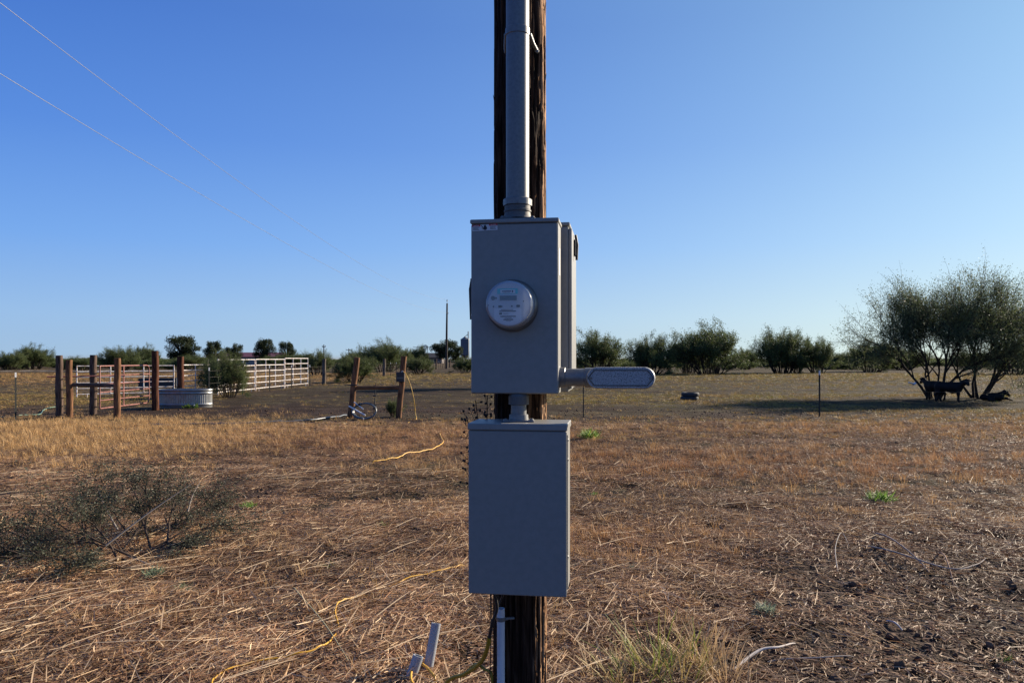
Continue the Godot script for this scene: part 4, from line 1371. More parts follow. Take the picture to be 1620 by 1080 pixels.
func make_corral() -> void:
	var tp := t_post_mesh(1.23)
	# --- front fence, left end: white-topped post and wires
	var fl := thing("wire_fence", "thin wire fence on one white-topped black steel post beside the green hose", "fence", gp(24, 666))
	part(fl, "post", tp[0], M.t_steel)
	part(fl, "post_top", tp[1], M.t_white)
	var gate_post := gp(93, 660)
	for y in [0.98, 0.72, 0.45, 0.2]:
		var b := MB.new()
		pipe(b, Vector3(-9.0, y, -0.3), Vector3(0, y, -0.01), 0.0022)
		pipe(b, Vector3(0, y, -0.01), gate_post - fl.position + Vector3(0, y, 0), 0.0022)
		part(fl, "wire", b.mesh(), M.wire)
	# --- single weathered posts
	for q in [[93, 660, 562, 0.095, M.old_wood, "grey weathered gate post at the end of the thin wire fence"], [147, 655, 561, 0.095, M.old_wood, "grey weathered post that the red gate hangs on"], [245, 648, 554, 0.095, M.rusty_post, "tall dark rusty-brown post at the free end of the red gate"], [285, 640, 564, 0.095, M.rusty_post, "rusty-brown post rising behind the stock tank"]]:
		var d: float = F * EYE / (q[1] - 568.0)
		var foot := on((q[0] - 810.0) / F * d, d)
		var t := thing("fence_post", q[5], "post", foot)
		wood_post(t, "post", Vector3.ZERO, Vector3(0.01, (q[1] - q[2]) / F * d, 0.02), q[3] * d / 22.0, q[4], q[0])
		if q[0] == 285:
			for y in [0.72, 0.79]:
				var b := MB.new()
				b.lathe([[0.112, y], [0.118, y + 0.008], [0.118, y + 0.02], [0.112, y + 0.028]], 20)
				part(t, "wire_wrap", b.mesh(), M.galvanised)
	# --- H brace of orange cedar
	var d1 := 20.5
	var hb := thing("fence_brace", "brace of two orange cedar posts and a dark rail in front of the red gate", "fence brace", on((110 - 810.0) / F * d1, d1))
	wood_post(hb, "post", Vector3.ZERO, Vector3(-0.03, 1.53, 0), 0.082, M.cedar, 3)
	var p2 := gp(184, 663) - hb.position
	wood_post(hb, "post", p2, p2 + Vector3(0.02, 1.57, 0), 0.082, M.cedar, 5)
	var b := MB.new()
	b.tube([Vector3(0.05, 0.87, -0.02), Vector3(0.6, 0.865, -0.02), p2 + Vector3(-0.05, 0.86, -0.02)], [0.05, 0.052, 0.05], 12, true, 0.02)
	part(hb, "rail", b.mesh(), M.old_wood)
	b = MB.new()
	var ra := gp(100, 656) - hb.position
	pipe(b, Vector3(ra.x, 1.07, -0.35), Vector3(0.7, 1.08, -1.5), 0.022)
	part(hb, "red_rail", b.mesh(), M.red_pipe)
	# --- the red gate, standing open away from the viewer
	var g0 := Vector3(-11.24, 0, -21.15)
	var g1 := Vector3(-11.28, 0, -24.1)
	var gt := thing("pipe_gate", "faded red tubular steel gate standing open between two posts", "gate", Vector3(g0.x, gy(g0.x, g0.z), g0.z))
	var v := g1 - g0
	b = MB.new()
	var top := 1.36
	var fr := [Vector3(0, 0.2, 0), Vector3(0, top, 0), v * 0.94 + Vector3(0, top, 0), v * 0.985 + Vector3(0, top - 0.03, 0), v + Vector3(0, top - 0.12, 0), v + Vector3(0, 0.34, 0), v * 0.985 + Vector3(0, 0.24, 0), v * 0.94 + Vector3(0, 0.2, 0), Vector3(0, 0.2, 0)]
	b.tube(fr, [0.02], 8)
	part(gt, "frame", b.mesh(), M.red_pipe)
	for y in [0.42, 0.64, 0.86, 1.09]:
		b = MB.new()
		pipe(b, Vector3(0, y, 0), v + Vector3(0, y, 0), 0.016)
		part(gt, "rail", b.mesh(), M.red_pipe)
	for s in [0.45]:
		b = MB.new()
		b.box(v * s + Vector3(-0.012, 0.2, -0.02), v * s + Vector3(0.012, top, 0.02))
		part(gt, "upright", b.mesh(), M.red_pipe)
	# --- white panels
	var panel := func(label: String, a: Vector3, c: Vector3, h: float, dip: bool) -> void:
		var t := thing("corral_panel", label, "corral panel", Vector3(a.x, gy(a.x, a.z), a.z), 0.0, "white pipe corral panels")
		var w := c - a
		w.y = 0
		for k in 6:
			var y := lerpf(0.14, h, k / 5.0)
			var m := MB.new()
			if dip and k == 5:
				m.tube([Vector3(0, y, 0), w * 0.62 + Vector3(0, y, 0), w * 0.78 + Vector3(0, y - 0.14, 0), w * 0.94 + Vector3(0, y + 0.02, 0), w + Vector3(0, y, 0)], [0.024], 8)
			else:
				pipe(m, Vector3(0, y, 0), w + Vector3(0, y, 0), 0.022)
			part(t, "rail", m.mesh(), M.white_pipe)
		for s in [0.0, 0.33, 0.67, 1.0]:
			var m := MB.new()
			pipe(m, w * s + Vector3(0, -0.05 if s == 0.0 or s == 1.0 else 0.14, 0), w * s + Vector3(0, h + (0.03 if s == 0.0 or s == 1.0 else 0.0), 0), 0.024)
			part(t, "upright", m.mesh(), M.white_pipe)
		for s in [0.1, 0.9]:
			var m := MB.new()
			pipe(m, w * s + Vector3(0, -0.03, 0), w * s + Vector3(0, 0.14, 0), 0.02)
			part(t, "foot", m.mesh(), M.white_pipe)
	panel.call("white pipe panel seen through the red gate", Vector3(-17.4, 0, -31.0), Vector3(-14.6, 0, -33.5), 1.27, false)
	panel.call("white pipe panel with a dipped top rail behind the stock tank", Vector3(-14.5, 0, -33.6), Vector3(-13.6, 0, -37.2), 1.30, true)
	panel.call("white pipe panel tangled with the pale feathery mesquite", Vector3(-12.52, 0, -33.0), Vector3(-12.28, 0, -37.0), 1.53, false)
	panel.call("white pipe panel between the mesquite-tangled panel and the end panel", Vector3(-12.26, 0, -37.1), Vector3(-12.02, 0, -40.9), 1.53, false)
	panel.call("white pipe panel at the end of the row, next to the corner post", Vector3(-12.0, 0, -41.0), Vector3(-11.85, 0, -45.0), 1.58, false)
	# --- long fence running away from the tank
	var lf := thing("wire_fence", "long wire fence of black steel posts running away to the far utility pole", "fence", on(-11.6, 29.7))
	var zs := []
	var d := 29.7
	while d < 172.0:
		zs.append(d)
		d += 3.7
	for q in zs:
		var p := on(-11.6, q) - lf.position
		var near := false
		for wd in [47.6, 70.0, 94.0, 118.0, 144.0]:
			near = near or absf(q - wd) < 1.2
		if near:
			continue
		var o := part(lf, "post", tp[0], M.t_steel)
		o.position = p
		var o2 := part(o, "post_top", tp[1], M.t_white)
	for wd in [47.6, 70.0, 94.0, 118.0, 144.0]:
		var p := on(-11.55, wd) - lf.position
		var m: MeshInstance3D = wood_post(lf, "wooden_post", p, p + Vector3(0.02, 1.58, 0), 0.115 if wd < 50 else 0.12, M.grey_wood if wd < 80 else M.old_wood, int(wd))
	for y in [1.1, 0.86, 0.62, 0.4, 0.2]:
		var m := MB.new()
		pipe(m, Vector3(0, y, 0.01), Vector3(0, y, -141.0), 0.003)
		part(lf, "wire", m.mesh(), M.wire)
	# --- front fence to the right of the charger
	var p0 := gp(634, 660)
	var fr2 := thing("wire_fence", "low wire fence on slim steel posts across the open pasture", "fence", gp(1297, 660))
	for q in [[0, true], [1, false], [2, true]]:
		var p: Vector3 = [gp(1297, 660), gp(923, 660), on(14.4, 20.4)][q[0]] - fr2.position
		var o := part(fr2, "post", tp[0], M.t_steel)
		o.position = p
		if q[1]:
			part(o, "post_top", tp[1], M.t_white)
		else:
			o.scale = Vector3(0.7, 0.88, 0.7)
	for y in [0.98, 0.70, 0.42]:
		var m := MB.new()
		var c := [p0 - fr2.position + Vector3(0, y, 0), gp(923, 660) - fr2.position + Vector3(0, y - 0.02, 0), Vector3(0, y, 0), on(14.4, 20.4) - fr2.position + Vector3(0, y, 0)]
		for i in 3:
			var mid: Vector3 = (c[i] + c[i + 1]) / 2 - Vector3(0, 0.03, 0)
			m.tube([c[i], mid, c[i + 1]], [0.0025], 5)
		part(fr2, "wire", m.mesh(), M.wire)
	# --- the leaning brace with the charger
	var cb := thing("fence_brace", "two leaning orange cedar posts joined by a rail, holding the fence charger", "fence brace", gp(552, 661))
	var b0 := cb.position
	wood_post(cb, "post", Vector3.ZERO, Vector3(0.21, 1.60, 0.0), 0.078, M.cedar, 11)
	var f2 := gp(629, 661) - b0
	wood_post(cb, "post", f2, f2 + Vector3(0.17, 1.62, 0.0), 0.078, M.cedar, 14)
	b = MB.new()
	b.tube([Vector3(0.16, 0.80, -0.01), f2 + Vector3(0.03, 0.79, -0.01)], [0.05, 0.05], 12, true)
	part(cb, "rail", b.mesh(), M.cedar)
	b = MB.new()
	b.box(Vector3(-0.02, 0.86, 0.05), Vector3(0.24, 0.89, 0.10), 0.004)
	b.tube([Vector3(-0.1, 0.865, 0.08), Vector3(0.0, 0.875, 0.08)], [0.012], 6)
	part(cb, "insulator", b.mesh(), M.black)
	var ch := thing("fence_charger", "black plastic electric fence charger box on the leaning cedar post", "fence charger", gp(629, 661) + Vector3(0.09, 0.94, 0.10))
	b = MB.new()
	b.box(Vector3(-0.11, 0, -0.03), Vector3(0.11, 0.26, 0.07), 0.012)
	part(ch, "housing", b.mesh(), M.black)
	b = MB.new()
	b.box(Vector3(-0.085, 0.09, 0.0702), Vector3(0.085, 0.13, 0.072))
	part(ch, "print", b.mesh(), M.lcd)
	b = MB.new()
	b.tube([Vector3(0.02, 0.25, 0.0), Vector3(0.04, 0.285, 0.0), Vector3(0.08, 0.275, 0.02)], [0.012], 6)
	part(ch, "plug", b.mesh(), M.paper)
	b = MB.new()
	var cd := curve([ch.position + Vector3(0.08, 0.272, 0.02), pt(643, 594, 20.0), pt(650, 612, 20.0), pt(655, 634, 20.0), pt(657, 654, 20.0), gp(658, 664), gp(645, 668)])
	b.tube(cd.map(func(q): return q - cd[0]), [0.011], 6)
	single("charger_cord", b.mesh(), M.cord, cd[0], "yellow cord hanging from the fence charger to the ground", "cord")
	b = MB.new()
	var cd2 := lie([gp(694, 686), gp(700, 699), gp(701, 705), gp(690, 712), gp(668, 718), gp(640, 724), gp(620, 730), gp(588, 735)], 0.012).map(func(q): return q + Vector3(0, 0.04, 0))
	cd2[0].y -= 0.05
	cd2[cd2.size() - 1].y -= 0.05
	b.tube(cd2.map(func(q): return q - cd2[0]), [0.009], 6)
	single("extension_cord", b.mesh(), M.cord, cd2[0], "short visible run of yellow cord in the grass between the charger and the boxes", "cord")
	# step-in post in the brace
	var sp := thing("step_in_post", "thin black step-in fence post standing between the leaning cedar posts", "fence post", gp(592, 659))
	b = MB.new()
	b.tube([Vector3(-0.02, -0.15, 0), Vector3(0.04, 0.92, 0)], [0.014, 0.012], 8)
	part(sp, "rod", b.mesh(), M.black)
	b = MB.new()
	for y in [0.30, 0.55, 0.82]:
		b.box(Vector3(-0.03, y, -0.01), Vector3(0.05, y + 0.035, 0.02), 0.004)
	part(sp, "clip", b.mesh(), M.black)
	# --- coil of pipe leaning at the post, with white sticks
	var cl := thing("pipe_coil", "coil of dark grey plastic pipe propped against the leaning cedar post", "pipe coil", gp(576, 664))
	b = MB.new()
	for k in 5:
		var ring := []
		for j in 33:
			var a := TAU * j / 32.0
			ring.append(Vector3(cos(a) * (0.29 + 0.004 * k), 0.22 + sin(a) * 0.19, -0.12 + k * 0.034 + sin(a) * -0.10))
		b.tube(ring, [0.019], 8, false)
	part(cl, "coil", b.mesh(), M.poly_pipe)
	b = MB.new()
	for a in [0.4, 2.0, 4.4]:
		b.box(Vector3(cos(a) * 0.29 - 0.03, 0.22 + sin(a) * 0.19 - 0.03, -0.16), Vector3(cos(a) * 0.29 + 0.03, 0.22 + sin(a) * 0.19 + 0.03, 0.06), 0.01)
	part(cl, "tie", b.mesh(), M.black)
	for s in [["thicker white plastic stick poking through the coil of pipe", Vector3(-0.36, 0.36, 0.16), Vector3(0.07, 0.13, 0.22), 0.02], ["thin white stick behind the thicker one on the pipe coil", Vector3(-0.27, 0.45, -0.05), Vector3(0.0, 0.28, 0.12), 0.013], ["short white peg stuck in the ground before the pipe coil", Vector3(0.03, -0.05, 0.28), Vector3(0.03, 0.07, 0.28), 0.012]]:
		b = MB.new()
		b.tube([Vector3.ZERO, (s[2] as Vector3) - s[1]], [s[3], s[3]], 10)
		single("white_stick", b.mesh(), M.pvc, cl.position + s[1], s[0], "stick", "white plastic sticks")
	# --- grey water pipe and green hose on the ground
	b = MB.new()
	var wp := lie([gp(548, 658), gp(500, 665), gp(440, 669), gp(380, 672), gp(320, 672), gp(240, 674)], 0.03)
	b.tube(wp.map(func(q): return q - wp[0] + Vector3(0, 0.01, 0)), [0.022], 8)
	single("water_pipe", b.mesh(), M.poly_pipe, wp[0], "grey water pipe lying on the ground from the leaning brace", "pipe")
	b = MB.new()
	var hs := lie([gp(-40, 661), gp(10, 660), gp(40, 658), gp(62, 656), gp(70, 648), gp(85, 645), gp(100, 644)], 0.02)
	b.tube(hs.map(func(q): return q - hs[0] + Vector3(0, 0.01, 0)), [0.015], 8)
	single("garden_hose", b.mesh(), M.hose, hs[0], "pale green hose lying behind the white-topped steel post", "hose")
	# --- the stock tank
	var tk := thing("stock_tank", "oval galvanised steel stock tank with ribbed sides", "stock tank", on((291 - 810.0) / F * 25.0, 25.0), 0.12)
	var oval := func(m: MB, prof: Array, inner: bool) -> void:
		var n := 360
		var last := -1
		for i in prof.size():
			var base := m.v.size()
			var i0 := maxi(i - 1, 0)
			var i1 := mini(i + 1, prof.size() - 1)
			var slope: float = (prof[i1][0] - prof[i0][0]) / maxf(prof[i1][1] - prof[i0][1], 0.004) if not inner else 0.0
			for k in n + 1:
				var a := TAU * k / n
				var o := Vector3(cos(a) / 0.86, 0, sin(a) / 0.5).normalized()
				var side := Vector3(-o.z, 0, o.x)
				var grow: float = prof[i][0] + 0.003 * sin(a * 72.0) * prof[i][2]
				var nn: Vector3 = (o - Vector3(0, slope, 0) - side * 0.45 * cos(a * 72.0) * prof[i][2]).normalized()
				m.vert(Vector3(cos(a) * 0.86, prof[i][1], sin(a) * 0.5) + o * grow, -o if inner else nn)
			if last >= 0:
				for k in n:
					m.tri(last + k, last + k + 1, base + k + 1)
					m.tri(last + k, base + k + 1, base + k)
			last = base
	b = MB.new()
	oval.call(b, [[0.0, 0.0, 0], [0.004, 0.09, 0], [0.03, 0.105, 0], [0.004, 0.12, 0], [0.0, 0.14, 1], [0.0, 0.42, 1], [0.004, 0.44, 0], [0.032, 0.46, 0], [0.004, 0.48, 0], [0.004, 0.52, 0], [0.022, 0.545, 0], [0.022, 0.575, 0], [0.004, 0.59, 0]], false)
	part(tk, "wall", b.mesh(), M.tank_zinc)
	b = MB.new()
	oval.call(b, [[0.004, 0.59, 0], [-0.004, 0.59, 0], [-0.01, 0.3, 0], [-0.01, 0.05, 0]], true)
	part(tk, "lining", b.mesh(), M.tank_zinc)
	b = MB.new()
	var wt := []
	for k in 40:
		var a := TAU * k / 40.0
		wt.append(Vector3(cos(a) * 0.845, 0.42, sin(a) * 0.485))
	b.face(wt, Vector3.UP)
	part(tk, "water", b.mesh(), M.water)
	b = MB.new()
	for k in 26:
		b.leaf(Vector3(rng.randf_range(0.1, 0.75), 0.0, 0.5 + rng.randf() * 0.15), Vector3(rng.randfn(0, 0.6), 1, rng.randfn(0, 0.6)).normalized(), Vector3.RIGHT, rng.randf_range(0.1, 0.2), 0.03)
		b.col = Color(0.08, 0.13, 0.03) * rng.randf_range(0.7, 1.2)
	single("green_weed", b.mesh(), M.greens, tk.position, "green weeds at the foot of the stock tank", "weed", "green weeds in the pasture")
	# --- black trough behind the white panel
	var tr := thing("feed_trough", "long low black feed trough behind the white pipe panel", "trough", on((252 - 810.0) / F * 41.0, 41.0), 0.05)
	b = MB.new()
	for s in [-1.0, 1.0]:
		b.box(Vector3(-0.95, 0.1, s * 0.3 - 0.03), Vector3(0.95, 0.55, s * 0.3 + 0.03), 0.02)
		b.box(Vector3(s * 0.95 - 0.03, 0.1, -0.33), Vector3(s * 0.95 + 0.03, 0.55, 0.33), 0.02)
	b.box(Vector3(-0.95, 0.08, -0.3), Vector3(0.95, 0.14, 0.3))
	part(tr, "body", b.mesh(), M.black)
	for s in [-0.8, 0.8]:
		b = MB.new()
		b.box(Vector3(s - 0.05, -0.04, -0.3), Vector3(s + 0.05, 0.1, 0.3), 0.01)
		part(tr, "leg", b.mesh(), M.black)
	# --- old tyre in the pasture
	var tyre := thing("old_tyre", "worn black tyres stacked flat on bare ground before the mesquites", "tyre", on((1091 - 810.0) / F * 29.6, 29.6))
	for k in 2:
		b = MB.new()
		b.lathe([[0.20, 0.02 + k * 0.15], [0.22, 0.0 + k * 0.15], [0.30, 0.0 + k * 0.15], [0.335, 0.03 + k * 0.15], [0.34, 0.075 + k * 0.15], [0.335, 0.12 + k * 0.15], [0.30, 0.15 + k * 0.15], [0.22, 0.15 + k * 0.15], [0.20, 0.13 + k * 0.15]], 32, Vector3(0.03 * k, 0, 0))
		part(tyre, "tyre", b.mesh(), M.rubber)

# ---------------------------------------------------------------- cattle
func skin(bones: Array, cell: float, k: float) -> ArrayMesh:
	var lo := Vector3.ONE * 1e9
	var hi := -lo
	for q in bones:
		for e in [[q[0], q[1]], [q[2], q[3]]]:
			lo = lo.min((e[0] as Vector3) - Vector3.ONE * (e[1] + cell * 3))
			hi = hi.max((e[0] as Vector3) + Vector3.ONE * (e[1] + cell * 3))
	var nx := int((hi.x - lo.x) / cell) + 2
	var ny := int((hi.y - lo.y) / cell) + 2
	var nz := int((hi.z - lo.z) / cell) + 2
	var f := PackedFloat32Array()
	f.resize(nx * ny * nz)
	f.fill(1.0)
	for q in bones:
		var a: Vector3 = q[0]
		var c: Vector3 = q[2]
		var ra: float = q[1]
		var rb: float = q[3]
		var m := maxf(ra, rb) + 4.0 * cell + k
		var l := ((a.min(c) - Vector3.ONE * m - lo) / cell).floor()
		var h := ((a.max(c) + Vector3.ONE * m - lo) / cell).ceil()
		var ac := c - a
		var ll := maxf(ac.length_squared(), 1e-9)
		for z in range(maxi(0, int(l.z)), mini(nz, int(h.z))):
			for y in range(maxi(0, int(l.y)), mini(ny, int(h.y))):
				for x in range(maxi(0, int(l.x)), mini(nx, int(h.x))):
					var p := lo + Vector3(x, y, z) * cell
					var t := clampf((p - a).dot(ac) / ll, 0, 1)
					var dd := p.distance_to(a + ac * t) - lerpf(ra, rb, t)
					var at := (z * ny + y) * nx + x
					var o := f[at]
					var s := maxf(k - absf(o - dd), 0.0) / k
					f[at] = minf(o, dd) - s * s * k * 0.25
	var b := MB.new()
	var idx := {}
	for z in nz - 1:
		for y in ny - 1:
			for x in nx - 1:
				var at := (z * ny + y) * nx + x
				var sum := Vector3.ZERO
				var cnt := 0
				var vals := [f[at], f[at + 1], f[at + nx], f[at + nx + 1], f[at + nx * ny], f[at + nx * ny + 1], f[at + nx * ny + nx], f[at + nx * ny + nx + 1]]
				var neg := 0
				for i in 8:
					if vals[i] < 0.0:
						neg += 1
				if neg == 0 or neg == 8:
					continue
				for e in [[0, 1], [2, 3], [4, 5], [6, 7], [0, 2], [1, 3], [4, 6], [5, 7], [0, 4], [1, 5], [2, 6], [3, 7]]:
					var u: float = vals[e[0]]
					var w: float = vals[e[1]]
					if (u < 0.0) != (w < 0.0):
						var t := u / (u - w)
						var p0 := Vector3(e[0] & 1, (e[0] >> 1) & 1, (e[0] >> 2) & 1)
						var p1 := Vector3(e[1] & 1, (e[1] >> 1) & 1, (e[1] >> 2) & 1)
						sum += p0.lerp(p1, t)
						cnt += 1
				var nn := Vector3(vals[1] - vals[0] + vals[3] - vals[2] + vals[5] - vals[4] + vals[7] - vals[6], vals[2] - vals[0] + vals[3] - vals[1] + vals[6] - vals[4] + vals[7] - vals[5], vals[4] - vals[0] + vals[5] - vals[1] + vals[6] - vals[2] + vals[7] - vals[3]).normalized()
				idx[at] = b.vert(lo + (Vector3(x, y, z) + sum / cnt) * cell, nn)
	var step := [1, nx, nx * ny]
	for at in idx:
		for ax in 3:
			var o1: int = step[(ax + 1) % 3]
			var o2: int = step[(ax + 2) % 3]
			var far: int = at + step[ax]
			if far >= f.size() or (f[at] < 0.0) == (f[far] < 0.0):
				continue
			if idx.has(at - o1) and idx.has(at - o2) and idx.has(at - o1 - o2):
				b.tri(idx[at], idx[at - o1], idx[at - o1 - o2])
				b.tri(idx[at], idx[at - o1 - o2], idx[at - o2])
	return b.mesh()

func V(x: float, y: float, z: float) -> Vector3:
	return Vector3(x, y, z)

func standing_calf(head_turn: float) -> ArrayMesh:
	# faces +x, about 0.85 m at the withers
	var h := V(0.62, 0.88, 0.0) + V(cos(head_turn), 0, sin(head_turn)) * 0.08
	var mz := h + V(cos(head_turn) * 0.2, -0.13, sin(head_turn) * 0.2)
	var sd := V(-sin(head_turn), 0, cos(head_turn))
	var bones := [
		[V(-0.42, 0.66, 0), 0.17, V(0.0, 0.62, 0), 0.205], [V(0.0, 0.62, 0), 0.205, V(0.34, 0.64, 0), 0.185], [V(0.36, 0.52, 0), 0.12, V(0.1, 0.47, 0), 0.12],
		[V(-0.42, 0.76, 0), 0.075, V(0.34, 0.77, 0), 0.07], [V(0.36, 0.68, 0), 0.14, h, 0.095],
		[h, 0.10, mz, 0.06], [h + sd * 0.07 + V(0, 0.05, 0), 0.03, h + sd * 0.19 + V(0, 0.04, 0), 0.025], [h - sd * 0.07 + V(0, 0.05, 0), 0.03, h - sd * 0.19 + V(0, 0.04, 0), 0.025],
		[V(-0.58, 0.76, 0), 0.025, V(-0.62, 0.40, 0), 0.018], [V(-0.62, 0.40, 0), 0.018, V(-0.61, 0.28, 0), 0.035]]
	for s in [-1.0, 1.0]:
		var o: float = s * 0.115
		var st: float = s * 0.05
		bones.append_array([
			[V(0.32, 0.58, o * 0.8), 0.10, V(0.34 + st, 0.36, o), 0.055], [V(0.34 + st, 0.36, o), 0.052, V(0.34 + st, 0.09, o), 0.034], [V(0.34 + st, 0.09, o), 0.036, V(0.36 + st, 0.03, o), 0.045],
			[V(-0.42, 0.62, o * 0.8), 0.145, V(-0.36 - st, 0.42, o), 0.085], [V(-0.36 - st, 0.42, o), 0.075, V(-0.50 - st, 0.29, o), 0.045], [V(-0.50 - st, 0.29, o), 0.042, V(-0.46 - st, 0.09, o), 0.034], [V(-0.46 - st, 0.09, o), 0.036, V(-0.44 - st, 0.03, o), 0.045]])
	return skin(bones, 0.026, 0.05)

func lying_calf() -> ArrayMesh:
	var h := V(0.52, 0.42, 0.0)
	var bones := [
		[V(-0.42, 0.17, 0), 0.16, V(0.0, 0.19, 0), 0.195], [V(0.0, 0.19, 0), 0.195, V(0.28, 0.21, 0), 0.18], [V(-0.4, 0.26, 0), 0.07, V(0.28, 0.32, 0), 0.08],
		[V(0.28, 0.25, 0), 0.15, h, 0.095], [h, 0.10, h + V(0.17, -0.16, 0.03), 0.06],
		[h + V(-0.02, 0.05, 0.07), 0.03, h + V(-0.04, 0.0, 0.17), 0.025], [h + V(-0.02, 0.05, -0.07), 0.03, h + V(-0.04, 0.02, -0.17), 0.025],
		[V(0.30, 0.14, 0.12), 0.075, V(0.52, 0.12, 0.16), 0.05], [V(0.52, 0.12, 0.16), 0.045, V(0.76, 0.04, 0.17), 0.035], [V(0.28, 0.12, -0.12), 0.07, V(0.5, 0.07, -0.16), 0.045], [V(0.5, 0.07, -0.16), 0.042, V(0.34, 0.035, -0.2), 0.035],
		[V(-0.36, 0.17, 0.13), 0.13, V(-0.12, 0.15, 0.23), 0.075], [V(-0.12, 0.15, 0.23), 0.065, V(-0.32, 0.05, 0.27), 0.042], [V(-0.32, 0.05, 0.27), 0.04, V(-0.08, 0.035, 0.30), 0.038],
		[V(-0.57, 0.2, 0), 0.025, V(-0.66, 0.04, 0.05), 0.02]]
	return skin(bones, 0.026, 0.05)

func make_cattle() -> void:
	single("calf", standing_calf(0.9), M.hide, on((1503 - 810.0) / F * 28.4, 28.4), "black calf standing broadside with its head raised under the mesquite", "calf", "black calves", -0.85).scale = Vector3.ONE * 0.86
	single("calf", standing_calf(0.2), M.hide, on((1478 - 810.0) / F * 29.6, 29.6), "black calf standing tail-on behind the broadside calf, beside the trunk", "calf", "black calves", 1.75).scale = Vector3.ONE * 0.86
	single("calf", lying_calf(), M.hide, on((1572 - 810.0) / F * 28.9, 28.9), "black calf lying on the ground with its head up", "calf", "black calves", -0.1).scale = Vector3.ONE * 0.8
	# pale litter left on the ground near the tree
	var b := MB.new()
	b.xf = Transform3D(Basis(Vector3.FORWARD, 0.25), V(0, 0.1, 0))
	b.box(V(-0.2, 0.0, -0.1), V(0.16, 0.06, 0.12), 0.02)
	b.xf = Transform3D(Basis(Vector3.FORWARD, -0.5), V(0.1, 0.02, 0))
	b.box(V(-0.02, 0.0, -0.08), V(0.2, 0.1, 0.1), 0.02)
	single("feed_sack", b.mesh(), M.paper, on((1443 - 810.0) / F * 46.0, 46.0), "crumpled white sack lying beyond the wide mesquite's trunk", "sack")

